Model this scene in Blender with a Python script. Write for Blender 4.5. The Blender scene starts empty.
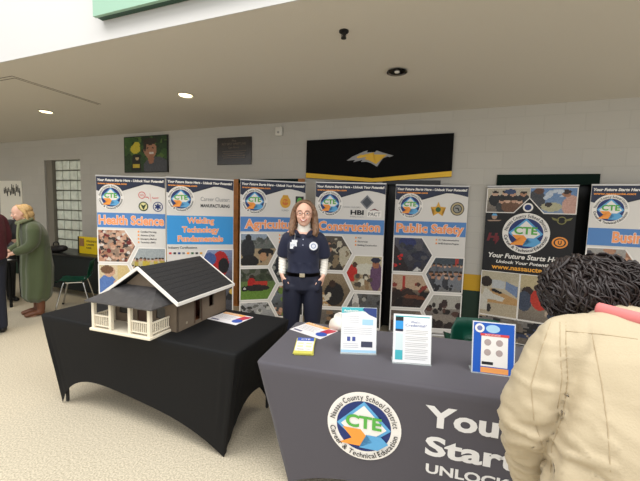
import bpy, bmesh, math, random
from mathutils import Vector, Matrix, noise
from mathutils.bvhtree import BVHTree
random.seed(7)
PI = math.pi
COL = bpy.context.scene.collection
DG = bpy.context.evaluated_depsgraph_get

# ------------------------------------------------------------------ helpers
def lin(c):
    return tuple(((v/255)/12.92 if v/255 <= .04045 else ((v/255+.055)/1.055)**2.4) for v in c)

MATS = {}
def mat(name, rgb, rough=.6, metal=0., bump=0., scale=60., var=0., emit=None, spec=.5, trans=0., sheen=0.):
    if name in MATS: return MATS[name]
    m = bpy.data.materials.new(name); m.use_nodes = True
    nt = m.node_tree; b = nt.nodes['Principled BSDF']
    c = lin(rgb)
    b.inputs['Base Color'].default_value = (*c, 1)
    b.inputs['Roughness'].default_value = rough
    b.inputs['Metallic'].default_value = metal
    b.inputs['Specular IOR Level'].default_value = spec
    if trans: b.inputs['Transmission Weight'].default_value = trans
    if sheen: b.inputs['Sheen Weight'].default_value = sheen
    if emit:
        b.inputs['Emission Color'].default_value = (*lin(rgb), 1); b.inputs['Emission Strength'].default_value = emit
    if bump or var:
        tc = nt.nodes.new('ShaderNodeTexCoord'); nz = nt.nodes.new('ShaderNodeTexNoise')
        nz.inputs['Scale'].default_value = scale; nz.inputs['Detail'].default_value = 4
        nt.links.new(tc.outputs['Object'], nz.inputs['Vector'])
        if bump:
            bp = nt.nodes.new('ShaderNodeBump'); bp.inputs['Strength'].default_value = bump; bp.inputs['Distance'].default_value = .01
            nt.links.new(nz.outputs['Fac'], bp.inputs['Height']); nt.links.new(bp.outputs['Normal'], b.inputs['Normal'])
        if var:
            r = nt.nodes.new('ShaderNodeValToRGB'); r.color_ramp.elements[0].position = .3; r.color_ramp.elements[1].position = .7
            r.color_ramp.elements[0].color = (*[v*(1-var) for v in c], 1); r.color_ramp.elements[1].color = (*[min(1, v*(1+var)) for v in c], 1)
            nt.links.new(nz.outputs['Fac'], r.inputs['Fac']); nt.links.new(r.outputs['Color'], b.inputs['Base Color'])
    MATS[name] = m
    return m

def tag(o, label=None, cat=None, group=None, kind=None):
    if label: o['label'] = label
    if cat: o['category'] = cat
    if group: o['group'] = group
    if kind: o['kind'] = kind
    return o

def empty(name, loc, rz=0, label=None, cat=None, group=None):
    o = bpy.data.objects.new(name, None); COL.objects.link(o)
    o.location = loc; o.rotation_euler = (0, 0, rz); o.empty_display_size = .1
    return tag(o, label, cat, group)

def link(name, me, m, parent=None, smooth=False, label=None):
    o = bpy.data.objects.new(name, me); COL.objects.link(o)
    if m is not None and not me.materials: me.materials.append(m)
    if smooth:
        for p in me.polygons: p.use_smooth = True
    if parent is not None: o.parent = parent
    if label: o['label'] = label
    return o

def obj(name, bm, m, parent=None, smooth=False, label=None, recalc=True):
    if recalc: bmesh.ops.recalc_face_normals(bm, faces=bm.faces)
    me = bpy.data.meshes.new(name); bm.to_mesh(me); bm.free()
    return link(name, me, m, parent, smooth, label)

def box(bm, x0, x1, y0, y1, z0, z1, M=None, bev=0):
    v = [Vector((x, y, z)) for z in (z0, z1) for y in (y0, y1) for x in (x0, x1)]
    if M is not None: v = [M @ p for p in v]
    vs = [bm.verts.new(p) for p in v]
    fs = [bm.faces.new([vs[i] for i in f]) for f in ((0,2,3,1),(4,5,7,6),(0,1,5,4),(2,6,7,3),(0,4,6,2),(1,3,7,5))]
    if bev:
        es = list({e for f in fs for e in f.edges})
        bmesh.ops.bevel(bm, geom=es, offset=bev, segments=2, affect='EDGES', profile=.5)
    return bm
def B(*a, **k): return box(bmesh.new(), *a, **k)

def tube(bm, pts, rad, seg=12, ref=(0, 0, 1), sub=1, cap=.5):
    """closed tapered tube through pts; rad is r or (ra, rb) per point"""
    P = [Vector(p) for p in pts]
    R = [r if isinstance(r, tuple) else (r, r) for r in (rad if isinstance(rad, list) else [rad]*len(P))]
    if sub > 1 and len(P) > 2:
        Q, S = [], []
        for i in range(len(P)-1):
            a, b, c, d = P[max(i-1, 0)], P[i], P[i+1], P[min(i+2, len(P)-1)]
            for k in range(sub):
                t = k/sub
                Q.append(.5*((2*b)+(c-a)*t+(2*a-5*b+4*c-d)*t*t+(3*b-a-3*c+d)*t**3))
                S.append(tuple(R[i][j]*(1-t)+R[i+1][j]*t for j in (0, 1)))
        Q.append(P[-1]); S.append(R[-1]); P, R = Q, S
    n = len(P); rings = []
    side = None
    def ring(c, sd, up, r):
        return [bm.verts.new(c+sd*math.cos(2*PI*k/seg)*r[0]+up*math.sin(2*PI*k/seg)*r[1]) for k in range(seg)]
    for i in range(n):
        t = (P[min(i+1, n-1)]-P[max(i-1, 0)]).normalized()
        if side is None:
            rf = Vector(ref)
            if abs(t.dot(rf.normalized())) > .97: rf = Vector((0, 1, 0)) if abs(t.y) < .9 else Vector((1, 0, 0))
            side = t.cross(rf).normalized()
        else:
            side = (side - t*side.dot(t)).normalized()
        up = side.cross(t).normalized()
        if i == 0 and cap:
            m_ = min(R[0])*cap
            c0 = bm.verts.new(P[0]-t*m_)
            rings.append(ring(P[0]-t*m_*.7, side, up, (R[0][0]*.7, R[0][1]*.7)))
        rings.append(ring(P[i], side, up, R[i]))
        if i == n-1 and cap:
            m_ = min(R[-1])*cap
            rings.append(ring(P[-1]+t*m_*.7, side, up, (R[-1][0]*.7, R[-1][1]*.7)))
            c1 = bm.verts.new(P[-1]+t*m_)
    for a, b in zip(rings, rings[1:]):
        for k in range(seg): bm.faces.new((a[k], a[(k+1) % seg], b[(k+1) % seg], b[k]))
    if cap:
        for k in range(seg):
            bm.faces.new((c0, rings[0][(k+1) % seg], rings[0][k])); bm.faces.new((c1, rings[-1][k], rings[-1][(k+1) % seg]))
    else:
        bm.faces.new(rings[0][::-1]); bm.faces.new(rings[-1])
    return bm

def ball(bm, c, r, sub=3, rot=None):
    r = r if isinstance(r, (tuple, list)) else (r, r, r)
    M = Matrix.Translation(c) @ (rot.to_4x4() if rot is not None else Matrix()) @ Matrix.Diagonal((*r, 1))
    bmesh.ops.create_icosphere(bm, subdivisions=sub, radius=1, matrix=M)
    return bm

def cyl(bm, c, r, h, seg=24, axis='z', r2=None):
    M = Matrix.Translation(c)
    if axis == 'y': M = M @ Matrix.Rotation(PI/2, 4, 'X')
    if axis == 'x': M = M @ Matrix.Rotation(PI/2, 4, 'Y')
    bmesh.ops.create_cone(bm, cap_ends=True, segments=seg, radius1=r, radius2=r if r2 is None else r2, depth=h, matrix=M)
    return bm

def melt(bm, voxel=.01, smooth=4, fac=.5):
    """fuse closed pieces into one continuous surface"""
    bmesh.ops.recalc_face_normals(bm, faces=bm.faces)
    me = bpy.data.meshes.new('tmp'); bm.to_mesh(me); bm.free()
    o = bpy.data.objects.new('tmp', me); COL.objects.link(o)
    r = o.modifiers.new('r', 'REMESH'); r.mode = 'VOXEL'; r.voxel_size = voxel; r.use_smooth_shade = True
    if smooth:
        s = o.modifiers.new('s', 'SMOOTH'); s.factor = fac; s.iterations = smooth
    out = bpy.data.meshes.new_from_object(o.evaluated_get(DG()))
    bpy.data.objects.remove(o); bpy.data.meshes.remove(me)
    return out

def wrinkle(me, fn):
    me.update()
    for v in me.vertices:
        d = fn(v.co, v.normal)
        if d: v.co = v.co + v.normal*d

# ------------------------------------------------------------------ flat print helpers
# a mapper takes (x, y, layer) to a point; x right, y up on the printed face
def plane_map(M, eps=.0011):
    return lambda x, y, k: M @ Vector((x, y, k*eps))
def upright(x0=0, z0=0, y0=0, eps=.0011):          # face looks along -y
    return lambda x, y, k: Vector((x0+x, y0-k*eps, z0+y))

def pr(name, polys, m, mp, k, parent, label=None):
    bm = bmesh.new()
    for pl in polys:
        vs = [bm.verts.new(mp(x, y, k)) for x, y in pl]
        try: bm.faces.new(vs)
        except ValueError: pass
    bmesh.ops.triangulate(bm, faces=bm.faces)
    return obj(name, bm, m, parent, label=label, recalc=False)

def disc(cx, cy, r, n=40, ry=None):
    ry = r if ry is None else ry
    return [(cx+r*math.cos(2*PI*i/n), cy+ry*math.sin(2*PI*i/n)) for i in range(n)]
def ringp(cx, cy, r0, r1, n=40):
    return [[(cx+r*math.cos(2*PI*(i+d)/n), cy+r*math.sin(2*PI*(i+d)/n)) for r, d in ((r0, 0), (r1, 0), (r1, 1), (r0, 1))] for i in range(n)]
def rc(x0, y0, x1, y1): return [(x0, y0), (x1, y0), (x1, y1), (x0, y1)]

TXT = {}
def txt(s, bold=0., shear=0., res=3):
    key = (s, bold, shear)
    if key in TXT: return TXT[key]
    c = bpy.data.curves.new('t', 'FONT'); c.body = s; c.size = 1; c.offset = bold; c.shear = shear; c.resolution_u = res
    c.fill_mode = 'FRONT'; c.dimensions = '2D'
    o = bpy.data.objects.new('t', c); COL.objects.link(o)
    me = bpy.data.meshes.new_from_object(o.evaluated_get(DG()))
    V = [(v.co.x, v.co.y) for v in me.vertices]; F = [tuple(p.vertices) for p in me.polygons]
    bpy.data.objects.remove(o); bpy.data.curves.remove(c); bpy.data.meshes.remove(me)
    if not V: V = [(0, 0), (.25, 0)]
    TXT[key] = (V, F)
    return TXT[key]

def text(name, rows, m, mp, k, parent, bold=0., shear=0., label=None, refbold=None):
    """rows: (string, x0, ybase, width or None, cap height); each row is an object of its own"""
    if len(rows) > 1:
        for r in rows: text(name, [r], m, mp, k, parent, bold, shear, label, refbold)
        return
    bm = bmesh.new()
    for s, x0, yb, w, h in rows:
        V, F = txt(s, bold, shear)
        VR = txt(s, refbold, shear)[0] if refbold is not None else V
        cap = txt('H', refbold if refbold is not None else bold)[0]; ch = max(p[1] for p in cap); cb = min(p[1] for p in cap)
        sy = h/(ch-cb); xa = min(p[0] for p in VR); xb = max(p[0] for p in VR)
        sx = w/(xb-xa) if w else sy
        vs = [bm.verts.new(mp(x0+(x-xa)*sx, yb+(y-cb)*sy, k)) for x, y in V]
        for f in F:
            try: bm.faces.new([vs[i] for i in f])
            except ValueError: pass
    return obj(name, bm, m, parent, label=label, recalc=False)

def arc_text(bm, s, mp, k, cx, cy, R, h, a_mid, top=True, bold=.0, sp=.16, fit=None):
    adv = []
    for ch in s:
        V = txt(ch, bold)[0]; w = .28 if ch == ' ' else max(p[0] for p in V)-min(p[0] for p in V)+sp*.6
        adv.append(w)
    cap = max(p[1] for p in txt('H')[0]); sc = h/cap; tot = sum(adv)*sc
    q = 1.
    if fit: q = fit*R/tot
    a = a_mid+(tot*q/2/R if top else -tot*q/2/R)
    for ch, w in zip(s, adv):
        da = w*sc*q/R
        am = a-da/2 if top else a+da/2
        if ch != ' ':
            V, F = txt(ch, bold); xm = (min(p[0] for p in V)+max(p[0] for p in V))/2
            ca, sa = math.cos(am), math.sin(am); vs = []
            for x, y in V:
                lx = (x-xm)*sc*min(q, 1.1); ly = y*sc
                if top: r = R+ly; px = cx+ca*r+sa*lx; py = cy+sa*r-ca*lx
                else: r = R-ly; px = cx+ca*r-sa*lx; py = cy+sa*r+ca*lx
                vs.append(bm.verts.new(mp(px, py, k)))
            for f in F:
                try: bm.faces.new([vs[i] for i in f])
                except ValueError: pass
        a = a-da if top else a+da

W_ = mat('print_white', (238, 234, 228), .55)
NAVY = mat('print_navy', (24, 34, 62), .5)
LNAVY = mat('logo_navy', (22, 46, 110), .5)
BAND = mat('print_blue', (78, 130, 192), .5)
SKY = mat('print_sky_blue', (92, 166, 216), .5)
BRIGHT = mat('print_bright_blue', (48, 148, 216), .5)
ORG = mat('print_orange', (246, 156, 62), .5)
TITLE = mat('print_peach_orange', (247, 158, 104), .5)
GRN = mat('print_green', (88, 172, 70), .5)
INK = mat('print_ink', (36, 36, 40), .5)
GREYT = mat('print_grey', (120, 122, 126), .5)
PAPER = mat('banner_vinyl', (220, 216, 210), .45)
CHAR = mat('banner_charcoal', (40, 40, 42), .6, spec=.3)
RED = mat('print_red', (205, 50, 50), .5)
GOLD = mat('print_gold', (214, 160, 48), .5)
DGRN = mat('print_dark_green', (40, 92, 50), .5)
TEAL = mat('print_teal', (70, 175, 185), .5)
PALEB = mat('print_pale_blue', (165, 205, 230), .5)
MAROON = mat('print_maroon', (110, 26, 34), .5)
BLACKP = mat('print_black', (16, 16, 17), .5)

def logo(mp, cx, cy, R, k, parent, big=False):
    """round school district seal"""
    o = pr('seal_ring', [disc(cx, cy, R, 56)], W_, mp, k, parent)
    r = R*.735
    pr('seal_disc', [disc(cx, cy, r, 56)], LNAVY, mp, k+1, parent)
    d = r*1.0
    pr('seal_diamond_border', [[(cx, cy+d), (cx+d*1.0, cy), (cx, cy-d*.85), (cx-d*1.0, cy)]], SKY, mp, k+2, parent)
    pr('seal_diamond', [[(cx, cy+d*.84), (cx+d*.84, cy), (cx, cy-d*.72), (cx-d*.84, cy)]], W_, mp, k+3, parent)
    # arrows
    pr('seal_orange_arrow', [[(cx-r*.78, cy-r*.12), (cx-r*.1, cy-r*.12), (cx+r*.22, cy-r*.48), (cx-r*.02, cy-r*.80), (cx-r*.9, cy-r*.80+.0*r), (cx-r*.42, cy-r*.52)]], ORG, mp, k+4, parent)
    pr('seal_blue_arrow', [[(cx+.12*r, cy-.30*r), (cx+.66*r, cy-.30*r), (cx+.92*r, cy-.55*r*1.0), (cx+.55*r, cy-.86*r), (cx-.14*r, cy-.86*r), (cx+.34*r, cy-.58*r)]], SKY, mp, k+5, parent)
    text('seal_initials', [('CTE', cx-r*.66, cy-r*.06, r*1.32, r*.50)], GRN, mp, k+6, parent, bold=.035)
    bm = bmesh.new()
    rm = R*.79
    arc_text(bm, 'Nassau County School District', mp, k+6, cx, cy, rm, R*.145, PI/2, True, bold=.014, fit=2.9)
    obj('seal_lettering', bm, INK, parent, recalc=False); bm = bmesh.new()
    arc_text(bm, 'Career & Technical Education', mp, k+6, cx, cy, R*.925, R*.145, -PI/2, False, bold=.014, fit=2.9)
    obj('seal_lettering', bm, INK, parent, recalc=False)
    return o

# photographic prints: fine grid of coloured cells
PHOTO = bpy.data.materials.new('photo_print'); PHOTO.use_nodes = True
_n = PHOTO.node_tree; _a = _n.nodes.new('ShaderNodeAttribute'); _a.attribute_name = 'Col'
_n.links.new(_a.outputs['Color'], _n.nodes['Principled BSDF'].inputs['Base Color']); _n.nodes['Principled BSDF'].inputs['Roughness'].default_value = .5

def inside(pt, poly):
    x, y = pt; r = False; j = len(poly)-1
    for i in range(len(poly)):
        xi, yi = poly[i]; xj, yj = poly[j]
        if (yi > y) != (yj > y) and x < (xj-xi)*(y-yi)/(yj-yi)+xi: r = not r
        j = i
    return r

def photo(name, poly, shapes, bg, mp, k, parent, n=44, jit=9, seed=1, border=.007, bcol=None):
    rnd = random.Random(seed)
    xs = [p[0] for p in poly]; ys = [p[1] for p in poly]; x0, x1, y0, y1 = min(xs), max(xs), min(ys), max(ys)
    S = []
    for s in shapes:
        if s[0] == 'b':                            # scatter of small blobs
            _, cnt, (a, b, c, d), (ra, rb), pal = s
            for _ in range(cnt):
                r = rnd.uniform(ra, rb); S.append(('e', rnd.uniform(a, c), rnd.uniform(b, d), r, r*rnd.uniform(.7, 1.4), rnd.choice(pal)))
        elif s[0] == 'crowd':                      # rows of people: bodies with heads
            _, cnt, (a, b, c, d), sz, pal, skin = s
            for i in range(cnt):
                x = a+(c-a)*(i+.5)/cnt+rnd.uniform(-.02, .02); y = rnd.uniform(b, d)
                S.append(('e', x, y-sz*1.9, sz*1.15, sz*2.0, rnd.choice(pal))); S.append(('e', x, y, sz*.6, sz*.75, rnd.choice(skin)))
                S.append(('e', x, y+sz*.5, sz*.6, sz*.4, (50, 38, 30)))
        else: S.append(s)
    h = (y1-y0)/(x1-x0); ny = max(4, int(n*h))
    bm = bmesh.new(); cl = bm.loops.layers.float_color.new('Col')
    gv = {}
    def V(i, j):
        if (i, j) not in gv: gv[(i, j)] = bm.verts.new(mp(x0+(x1-x0)*i/n, y0+(y1-y0)*j/ny, k))
        return gv[(i, j)]
    for i in range(n):
        for j in range(ny):
            u, v = (i+.5)/n, (j+.5)/ny
            if not inside((x0+(x1-x0)*u, y0+(y1-y0)*v), poly): continue
            c = [bg[0][q]*(1-v)+bg[1][q]*v for q in range(3)]
            for s in S:
                if s[0] == 'e' and ((u-s[1])/s[3])**2+((v-s[2])/s[4])**2 < 1: c = s[5]
                elif s[0] == 'r' and s[1] <= u <= s[3] and s[2] <= v <= s[4]: c = s[5]
                elif s[0] == 'p' and inside((u, v), s[1]): c = s[2]
            jj = rnd.uniform(-jit, jit)
            c = lin([min(255, max(0, .9*q-4+jj)) for q in c])
            f = bm.faces.new((V(i, j), V(i+1, j), V(i+1, j+1), V(i, j+1)))
            for l in f.loops: l[cl] = (*c, 1)
    o = obj(name, bm, PHOTO, parent, recalc=False)
    if border:
        st = []
        for a, b in zip(poly, poly[1:]+poly[:1]):
            A, Bv = Vector(a), Vector(b); t = (Bv-A).normalized(); nn = Vector((-t.y, t.x))*border
            A2 = A-t*border*.5; B2 = Bv+t*border*.5
            st.append([tuple(A2+nn), tuple(A2-nn), tuple(B2-nn), tuple(B2+nn)])
        pr('photo_border', st, bcol or W_, mp, k+1, o)
    return o

# ------------------------------------------------------------------ frames of reference
WA = math.radians(-20.54)
WALL_O = Vector((-.05, 5.033, 0))
WU = Vector((math.cos(WA), math.sin(WA), 0)); WN = Vector((math.sin(WA), -math.cos(WA), 0))   # along the wall, out of the wall
WM = Matrix.Translation(WALL_O) @ Matrix.Rotation(WA, 4, 'Z')
HC = 2.93

# wall paint: grey block work over a yellow stripe over dark green
def wall_mat(name='painted_block', lower=True):
    m = bpy.data.materials.new(name); m.use_nodes = True; nt = m.node_tree; N = nt.nodes; L = nt.links; b = N['Principled BSDF']
    tc = N.new('ShaderNodeTexCoord'); sp = N.new('ShaderNodeSeparateXYZ'); L.new(tc.outputs['Object'], sp.inputs[0])
    cb = N.new('ShaderNodeCombineXYZ'); L.new(sp.outputs['X'], cb.inputs['X']); L.new(sp.outputs['Z'], cb.inputs['Y'])
    br = N.new('ShaderNodeTexBrick'); L.new(cb.outputs[0], br.inputs['Vector'])
    br.inputs['Scale'].default_value = 1; br.inputs['Brick Width'].default_value = .4; br.inputs['Row Height'].default_value = .2
    br.inputs['Mortar Size'].default_value = .006; br.inputs['Mortar Smooth'].default_value = .6
    base = lin((186, 182, 173))
    br.inputs['Color1'].default_value = (*base, 1); br.inputs['Color2'].default_value = (*[v*.96 for v in base], 1); br.inputs['Mortar'].default_value = (*[v*.93 for v in base], 1)
    last = br.outputs['Color']
    if lower:
        for z, c in ((.865, (196, 152, 20)), (.655, (14, 44, 30))):
            lt = N.new('ShaderNodeMath'); lt.operation = 'LESS_THAN'; L.new(sp.outputs['Z'], lt.inputs[0]); lt.inputs[1].default_value = z
            mx = N.new('ShaderNodeMix'); mx.data_type = 'RGBA'; L.new(lt.outputs[0], mx.inputs[0]); L.new(last, mx.inputs[6]); mx.inputs[7].default_value = (*lin(c), 1)
            last = mx.outputs[2]
    L.new(last, b.inputs['Base Color']); b.inputs['Roughness'].default_value = .55
    bp = N.new('ShaderNodeBump'); bp.invert = True; bp.inputs['Strength'].default_value = .3; bp.inputs['Distance'].default_value = .004
    L.new(br.outputs['Fac'], bp.inputs['Height']); L.new(bp.outputs['Normal'], b.inputs['Normal'])
    return m

# ------------------------------------------------------------------ setting
def floor_mat():
    m = bpy.data.materials.new('speckled_floor'); m.use_nodes = True; nt = m.node_tree; N = nt.nodes; L = nt.links; b = N['Principled BSDF']
    tc = N.new('ShaderNodeTexCoord')
    n1 = N.new('ShaderNodeTexNoise'); n1.inputs['Scale'].default_value = 95; n1.inputs['Detail'].default_value = 3; L.new(tc.outputs['Object'], n1.inputs['Vector'])
    n2 = N.new('ShaderNodeTexNoise'); n2.inputs['Scale'].default_value = 1.3; n2.inputs['Detail'].default_value = 2; L.new(tc.outputs['Object'], n2.inputs['Vector'])
    r = N.new('ShaderNodeValToRGB'); e = r.color_ramp.elements
    e[0].position = .35; e[0].color = (*lin((176, 165, 142)), 1); e[1].position = .62; e[1].color = (*lin((216, 205, 182)), 1)
    L.new(n1.outputs['Fac'], r.inputs['Fac'])
    mx = N.new('ShaderNodeMix'); mx.data_type = 'RGBA'; mx.blend_type = 'MULTIPLY'; mx.inputs[0].default_value = .35
    r2 = N.new('ShaderNodeValToRGB'); r2.color_ramp.elements[0].color = (.72, .70, .66, 1); r2.color_ramp.elements[1].color = (1, 1, 1, 1)
    L.new(n2.outputs['Fac'], r2.inputs['Fac']); L.new(r.outputs['Color'], mx.inputs[6]); L.new(r2.outputs['Color'], mx.inputs[7])
    L.new(mx.outputs[2], b.inputs['Base Color']); b.inputs['Roughness'].default_value = .62
    bp = N.new('ShaderNodeBump'); bp.inputs['Strength'].default_value = .15; L.new(n1.outputs['Fac'], bp.inputs['Height']); L.new(bp.outputs['Normal'], b.inputs['Normal'])
    return m
o = obj('floor', B(-11, 7, -4, 9.5, -.1, 0), floor_mat()); tag(o, kind='structure')

# openings in the end wall: (s0, s1, z0, z1)
OPEN = [(-6.184, -5.085, .45, 2.51), (-1.47, -.215, 0, 2.09), (-.02, .86, 0, 2.055), (.95, 1.70, 0, 2.055), (2.35, 3.38, 0, 2.12)]
bm = bmesh.new(); s = -10.
for a, b_, z0, z1 in OPEN:
    box(bm, s, a, 0, .25, 0, 4.2); box(bm, a, b_, 0, .25, z1, 4.2)
    if z0 > 0: box(bm, a, b_, 0, .25, 0, z0)
    s = b_
box(bm, s, 6.5, 0, .25, 0, 4.2)
wb = obj('wall_back', bm, wall_mat()); wb.matrix_world = WM; tag(wb, kind='structure')
bm = B(-10.25, -10, -12, .25, 0, 4.2)
o = obj('wall_left', bm, wall_mat('painted_block_side')); o.matrix_world = WM; tag(o, kind='structure')
# low ceiling and the upper wall that drops to its edge
CEIL = mat('ceiling_paint', (206, 200, 188), .8, bump=.12, scale=90)
bm = B(-10, 6.5, -2.655, .0, HC, HC+.12)
o = obj('ceiling', bm, CEIL); o.matrix_world = WM; tag(o, kind='structure')
UP = mat('upper_wall_paint', (196, 195, 193), .7)
o = obj('wall_upper', B(-10, 6.5, -2.66, -2.50, HC+.12, 7.2), UP); o.location = (0, 0, 0); o.matrix_world = WM; tag(o, kind='structure')
o = obj('trim_2', B(-10, 6.5, -2.663, -2.655, HC, HC+.12), UP); o.matrix_world = WM; tag(o, kind='structure')
# access hatch joint in the ceiling
bm = bmesh.new()
for d in (0, .045):
    box(bm, -4.9, -2.52-d, -2.42+d, -2.414+d, HC-.003, HC)
    box(bm, -2.526-d, -2.52-d, -2.42+d, -1.45, HC-.003, HC)
o = obj('trim_1', bm, mat('hatch_joint', (96, 88, 76), .8)); o.matrix_world = WM; tag(o, kind='structure')

# glass block window
GLB = mat('glass_block', (228, 234, 220), .10, spec=1, bump=.6, scale=9, var=.15)
MORT = mat('block_mortar', (122, 122, 110), .8)
wx0, wx1, wz0, wz1 = -5.99, -5.085, .45, 2.51
o = obj('window_1', B(wx0-.194, wx1, .13, .17, wz0, wz1), MORT); o.matrix_world = WM; tag(o, kind='structure')
bm = bmesh.new()
for i in range(4):
    for j in range(10):
        a = wx0+.226*i; c = wz0+.206*j
        box(bm, a+.013, a+.213, .085, .128, c+.012, c+.194, bev=.012)
        box(bm, a+.035, a+.191, .078, .09, c+.035, c+.171, bev=.004)
g = obj('glass_block_panes', bm, GLB, o)
bm = B(wx0-.19, wx0, .03, .13, wz0, wz1); j = obj('window_jamb', bm, mat('jamb_paint', (128, 122, 110), .7), o)

# doorways
WOOD = mat('door_wood', (176, 112, 48), .45, var=.2, scale=14)
DOORB = mat('dark_door', (20, 22, 22), .4)
DOORG = mat('dark_green_frame', (10, 30, 24), .8, spec=.15)
def doorway(n, a, b_, z1, fm, side=.07, head=.05, hm=None):
    lf = obj('door_%d' % n, B(a+side, b_-side, .1, .15, 0, z1-head), DOORB); lf.matrix_world = WM; tag(lf, kind='structure')
    bm = bmesh.new(); box(bm, a, a+side, -.02, .16, 0, z1); box(bm, b_-side, b_, -.02, .16, 0, z1)
    obj('door_frame', bm, fm, lf)
    obj('door_header', B(a+side, b_-side, -.02, .16, z1-head, z1), hm or fm, lf)
    bm = bmesh.new(); tube(bm, [(b_-side-.08, .1, 1.0), (b_-side-.08, .05, 1.0), (b_-side-.18, .05, 1.0)], .011, sub=3)
    obj('door_handle', bm, mat('brushed_steel', (170, 170, 170), .3, 1), lf)
    return lf
doorway(1, -1.47, -.215, 2.09, WOOD, .10, .06, DOORG)
doorway(2, -.02, .86, 2.055, DOORB)
doorway(3, .95, 1.70, 2.055, DOORB)
doorway(4, 2.35, 3.38, 2.12, DOORG, .05, .12)

# ------------------------------------------------------------------ things on the wall and ceiling
def wall_thing(name, s, z, label, cat, out=0., group=None):
    e = empty(name, WALL_O+WU*s+WN*out+Vector((0, 0, z)), WA, label, cat, group); return e
# mascot sign
sg = wall_thing('school_sign', -.182, 2.10, 'long black sign with a yellow and silver bird emblem above the middle banners', 'sign')
bm = bmesh.new()
w = 2.01
pts = [(0, .54), (w, .54), (w, .0), (1.0, -.065), (0, .0)]
f0 = [bm.verts.new((x, -.045, z)) for x, z in pts]; f1 = [bm.verts.new((x, -.002, z)) for x, z in pts]
bm.faces.new(f0); bm.faces.new(f1[::-1])
for i in range(5): bm.faces.new((f0[i], f1[i], f1[(i+1) % 5], f0[(i+1) % 5]))
obj('sign_board', bm, mat('sign_black', (13, 13, 14), .85, spec=.15), sg)
mp = upright(0, 0, -.046)
pr('yellow_chevron', [[(0, .0), (1.0, -.065), (1.0, -.015), (0, .07)], [(1.0, -.065), (w, .0), (w, .07), (1.0, -.015)]], mat('sign_yellow', (232, 184, 34), .5), mp, 1, sg)
SILV = mat('sign_silver', (150, 150, 152), .5)
cx, cz, sx = .94, .25, .0116
def eg(l): return [(cx+(x-320)*.00124, cz-(y-150)*.00128) for x, y in l]
pr('emblem_outline', [eg([(60, 165), (130, 120), (260, 70), (300, 62), (290, 82), (380, 82), (400, 66), (470, 90), (585, 125), (545, 138), (520, 132), (470, 150), (410, 235), (340, 195), (290, 180), (225, 182), (245, 160), (140, 182), (160, 158)])], SILV, mp, 1, sg)
pr('emblem_wing', [eg([(175, 128), (240, 92), (225, 110), (370, 84), (355, 104), (515, 112), (470, 134), (398, 208), (330, 172), (268, 150), (290, 130), (190, 142)])], mat('sign_amber', (226, 178, 44), .5), mp, 2, sg)
# framed photograph
pf = wall_thing('framed_photo', -3.85, 2.22, 'framed colour photo of a smiling person beside a yellow headed figure on green', 'picture')
obj('frame', B(0, 1.03, -.03, -.002, 0, .645), mat('picture_frame_dark', (26, 30, 26), .4), pf)
mp = upright(0, 0, -.031)
gr_ = [(60, 96, 40), (38, 70, 30), (90, 120, 50), (30, 52, 26)]
photo('photo_print', rc(.015, .015, 1.015, .63), [
    ('b', 60, (0, .3, 1, 1), (.04, .12), gr_), ('e', .76, .12, .30, .30, (84, 86, 92)), ('r', .56, .32, .70, .42, (150, 100, 72)),
    ('e', .62, .62, .15, .24, (186, 134, 104)), ('e', .62, .86, .16, .10, (50, 38, 28)), ('e', .50, .72, .03, .14, (50, 38, 28)), ('e', .64, .35, .07, .13, (176, 120, 90)),
    ('r', .60, .51, .70, .55, (240, 232, 226)), ('e', .56, .67, .02, .02, (40, 30, 26)), ('e', .69, .67, .02, .02, (40, 30, 26)),
    ('e', .27, .66, .12, .13, (226, 206, 60)), ('e', .30, .78, .08, .08, (226, 206, 60)), ('p', [(.16, .02), (.40, .02), (.38, .5), (.20, .5)], (26, 26, 24)), ('r', .20, .10, .36, .22, (220, 190, 60)), ('e', .31, .38, .04, .05, (220, 190, 140))],
    ((40, 64, 34), (70, 110, 44)), mp, 1, pf, n=60, jit=6, border=0)
# dedication plaque
pq = wall_thing('wall_plaque', -1.78, 2.32, 'dark engraved dedication plaque on the wall left of the white sensor', 'plaque')
obj('plaque_board', B(0, .645, -.025, -.002, 0, .43, bev=.004), mat('plaque_bronze', (34, 28, 26), .25, spec=.8), pq)
mp = upright(0, 0, -.026)
BR = mat('plaque_letters', (112, 98, 84), .4)
text('plaque_lettering', [('The', .28, .36, .09, .03), ('ROY BEST WRESTLING', .10, .31, .45, .035), ('Gym Room', .22, .255, .2, .035)], BR, mp, 1, pq)
pr('plaque_lines', [rc(.1+.02*(i % 2), .21-.035*i, .55-.02*(i % 2), .218-.035*i) for i in range(4)], BR, mp, 1, pq)
# sensor
se = wall_thing('wall_sensor', -.71, 2.73, 'small white square sensor box high on the wall beside the plaque', 'sensor')
obj('sensor_body', B(0, .12, -.05, -.002, 0, .14, bev=.02), mat('white_plastic', (214, 210, 200), .4), se, True)
bm = bmesh.new(); cyl(bm, (.06, -.051, .05), .018, .006, axis='y'); obj('sensor_lens', bm, mat('grey_plastic', (150, 148, 142), .3), se)
# poster far left
po = wall_thing('white_poster', -7.75, 1.10, 'white poster with a row of black scribbled shapes on the far left wall', 'poster')
obj('poster_sheet', B(0, .80, -.015, -.002, 0, .99), mat('poster_white', (236, 232, 218), .5), po)
mp = upright(0, 0, -.016); rn = random.Random(3); pl = []
for i in range(11):
    x = .16+.055*i; h = rn.uniform(.10, .22); b0 = .70+rn.uniform(-.06, .06)
    pl.append([(x, b0), (x+.035, b0), (x+.04, b0+h*.6), (x+.025, b0+h*.7), (x+.03, b0+h), (x+.008, b0+h), (x+.01, b0+h*.7), (x-.006, b0+h*.6)])
pr('black_shapes', pl, BLACKP, mp, 1, po)
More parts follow.
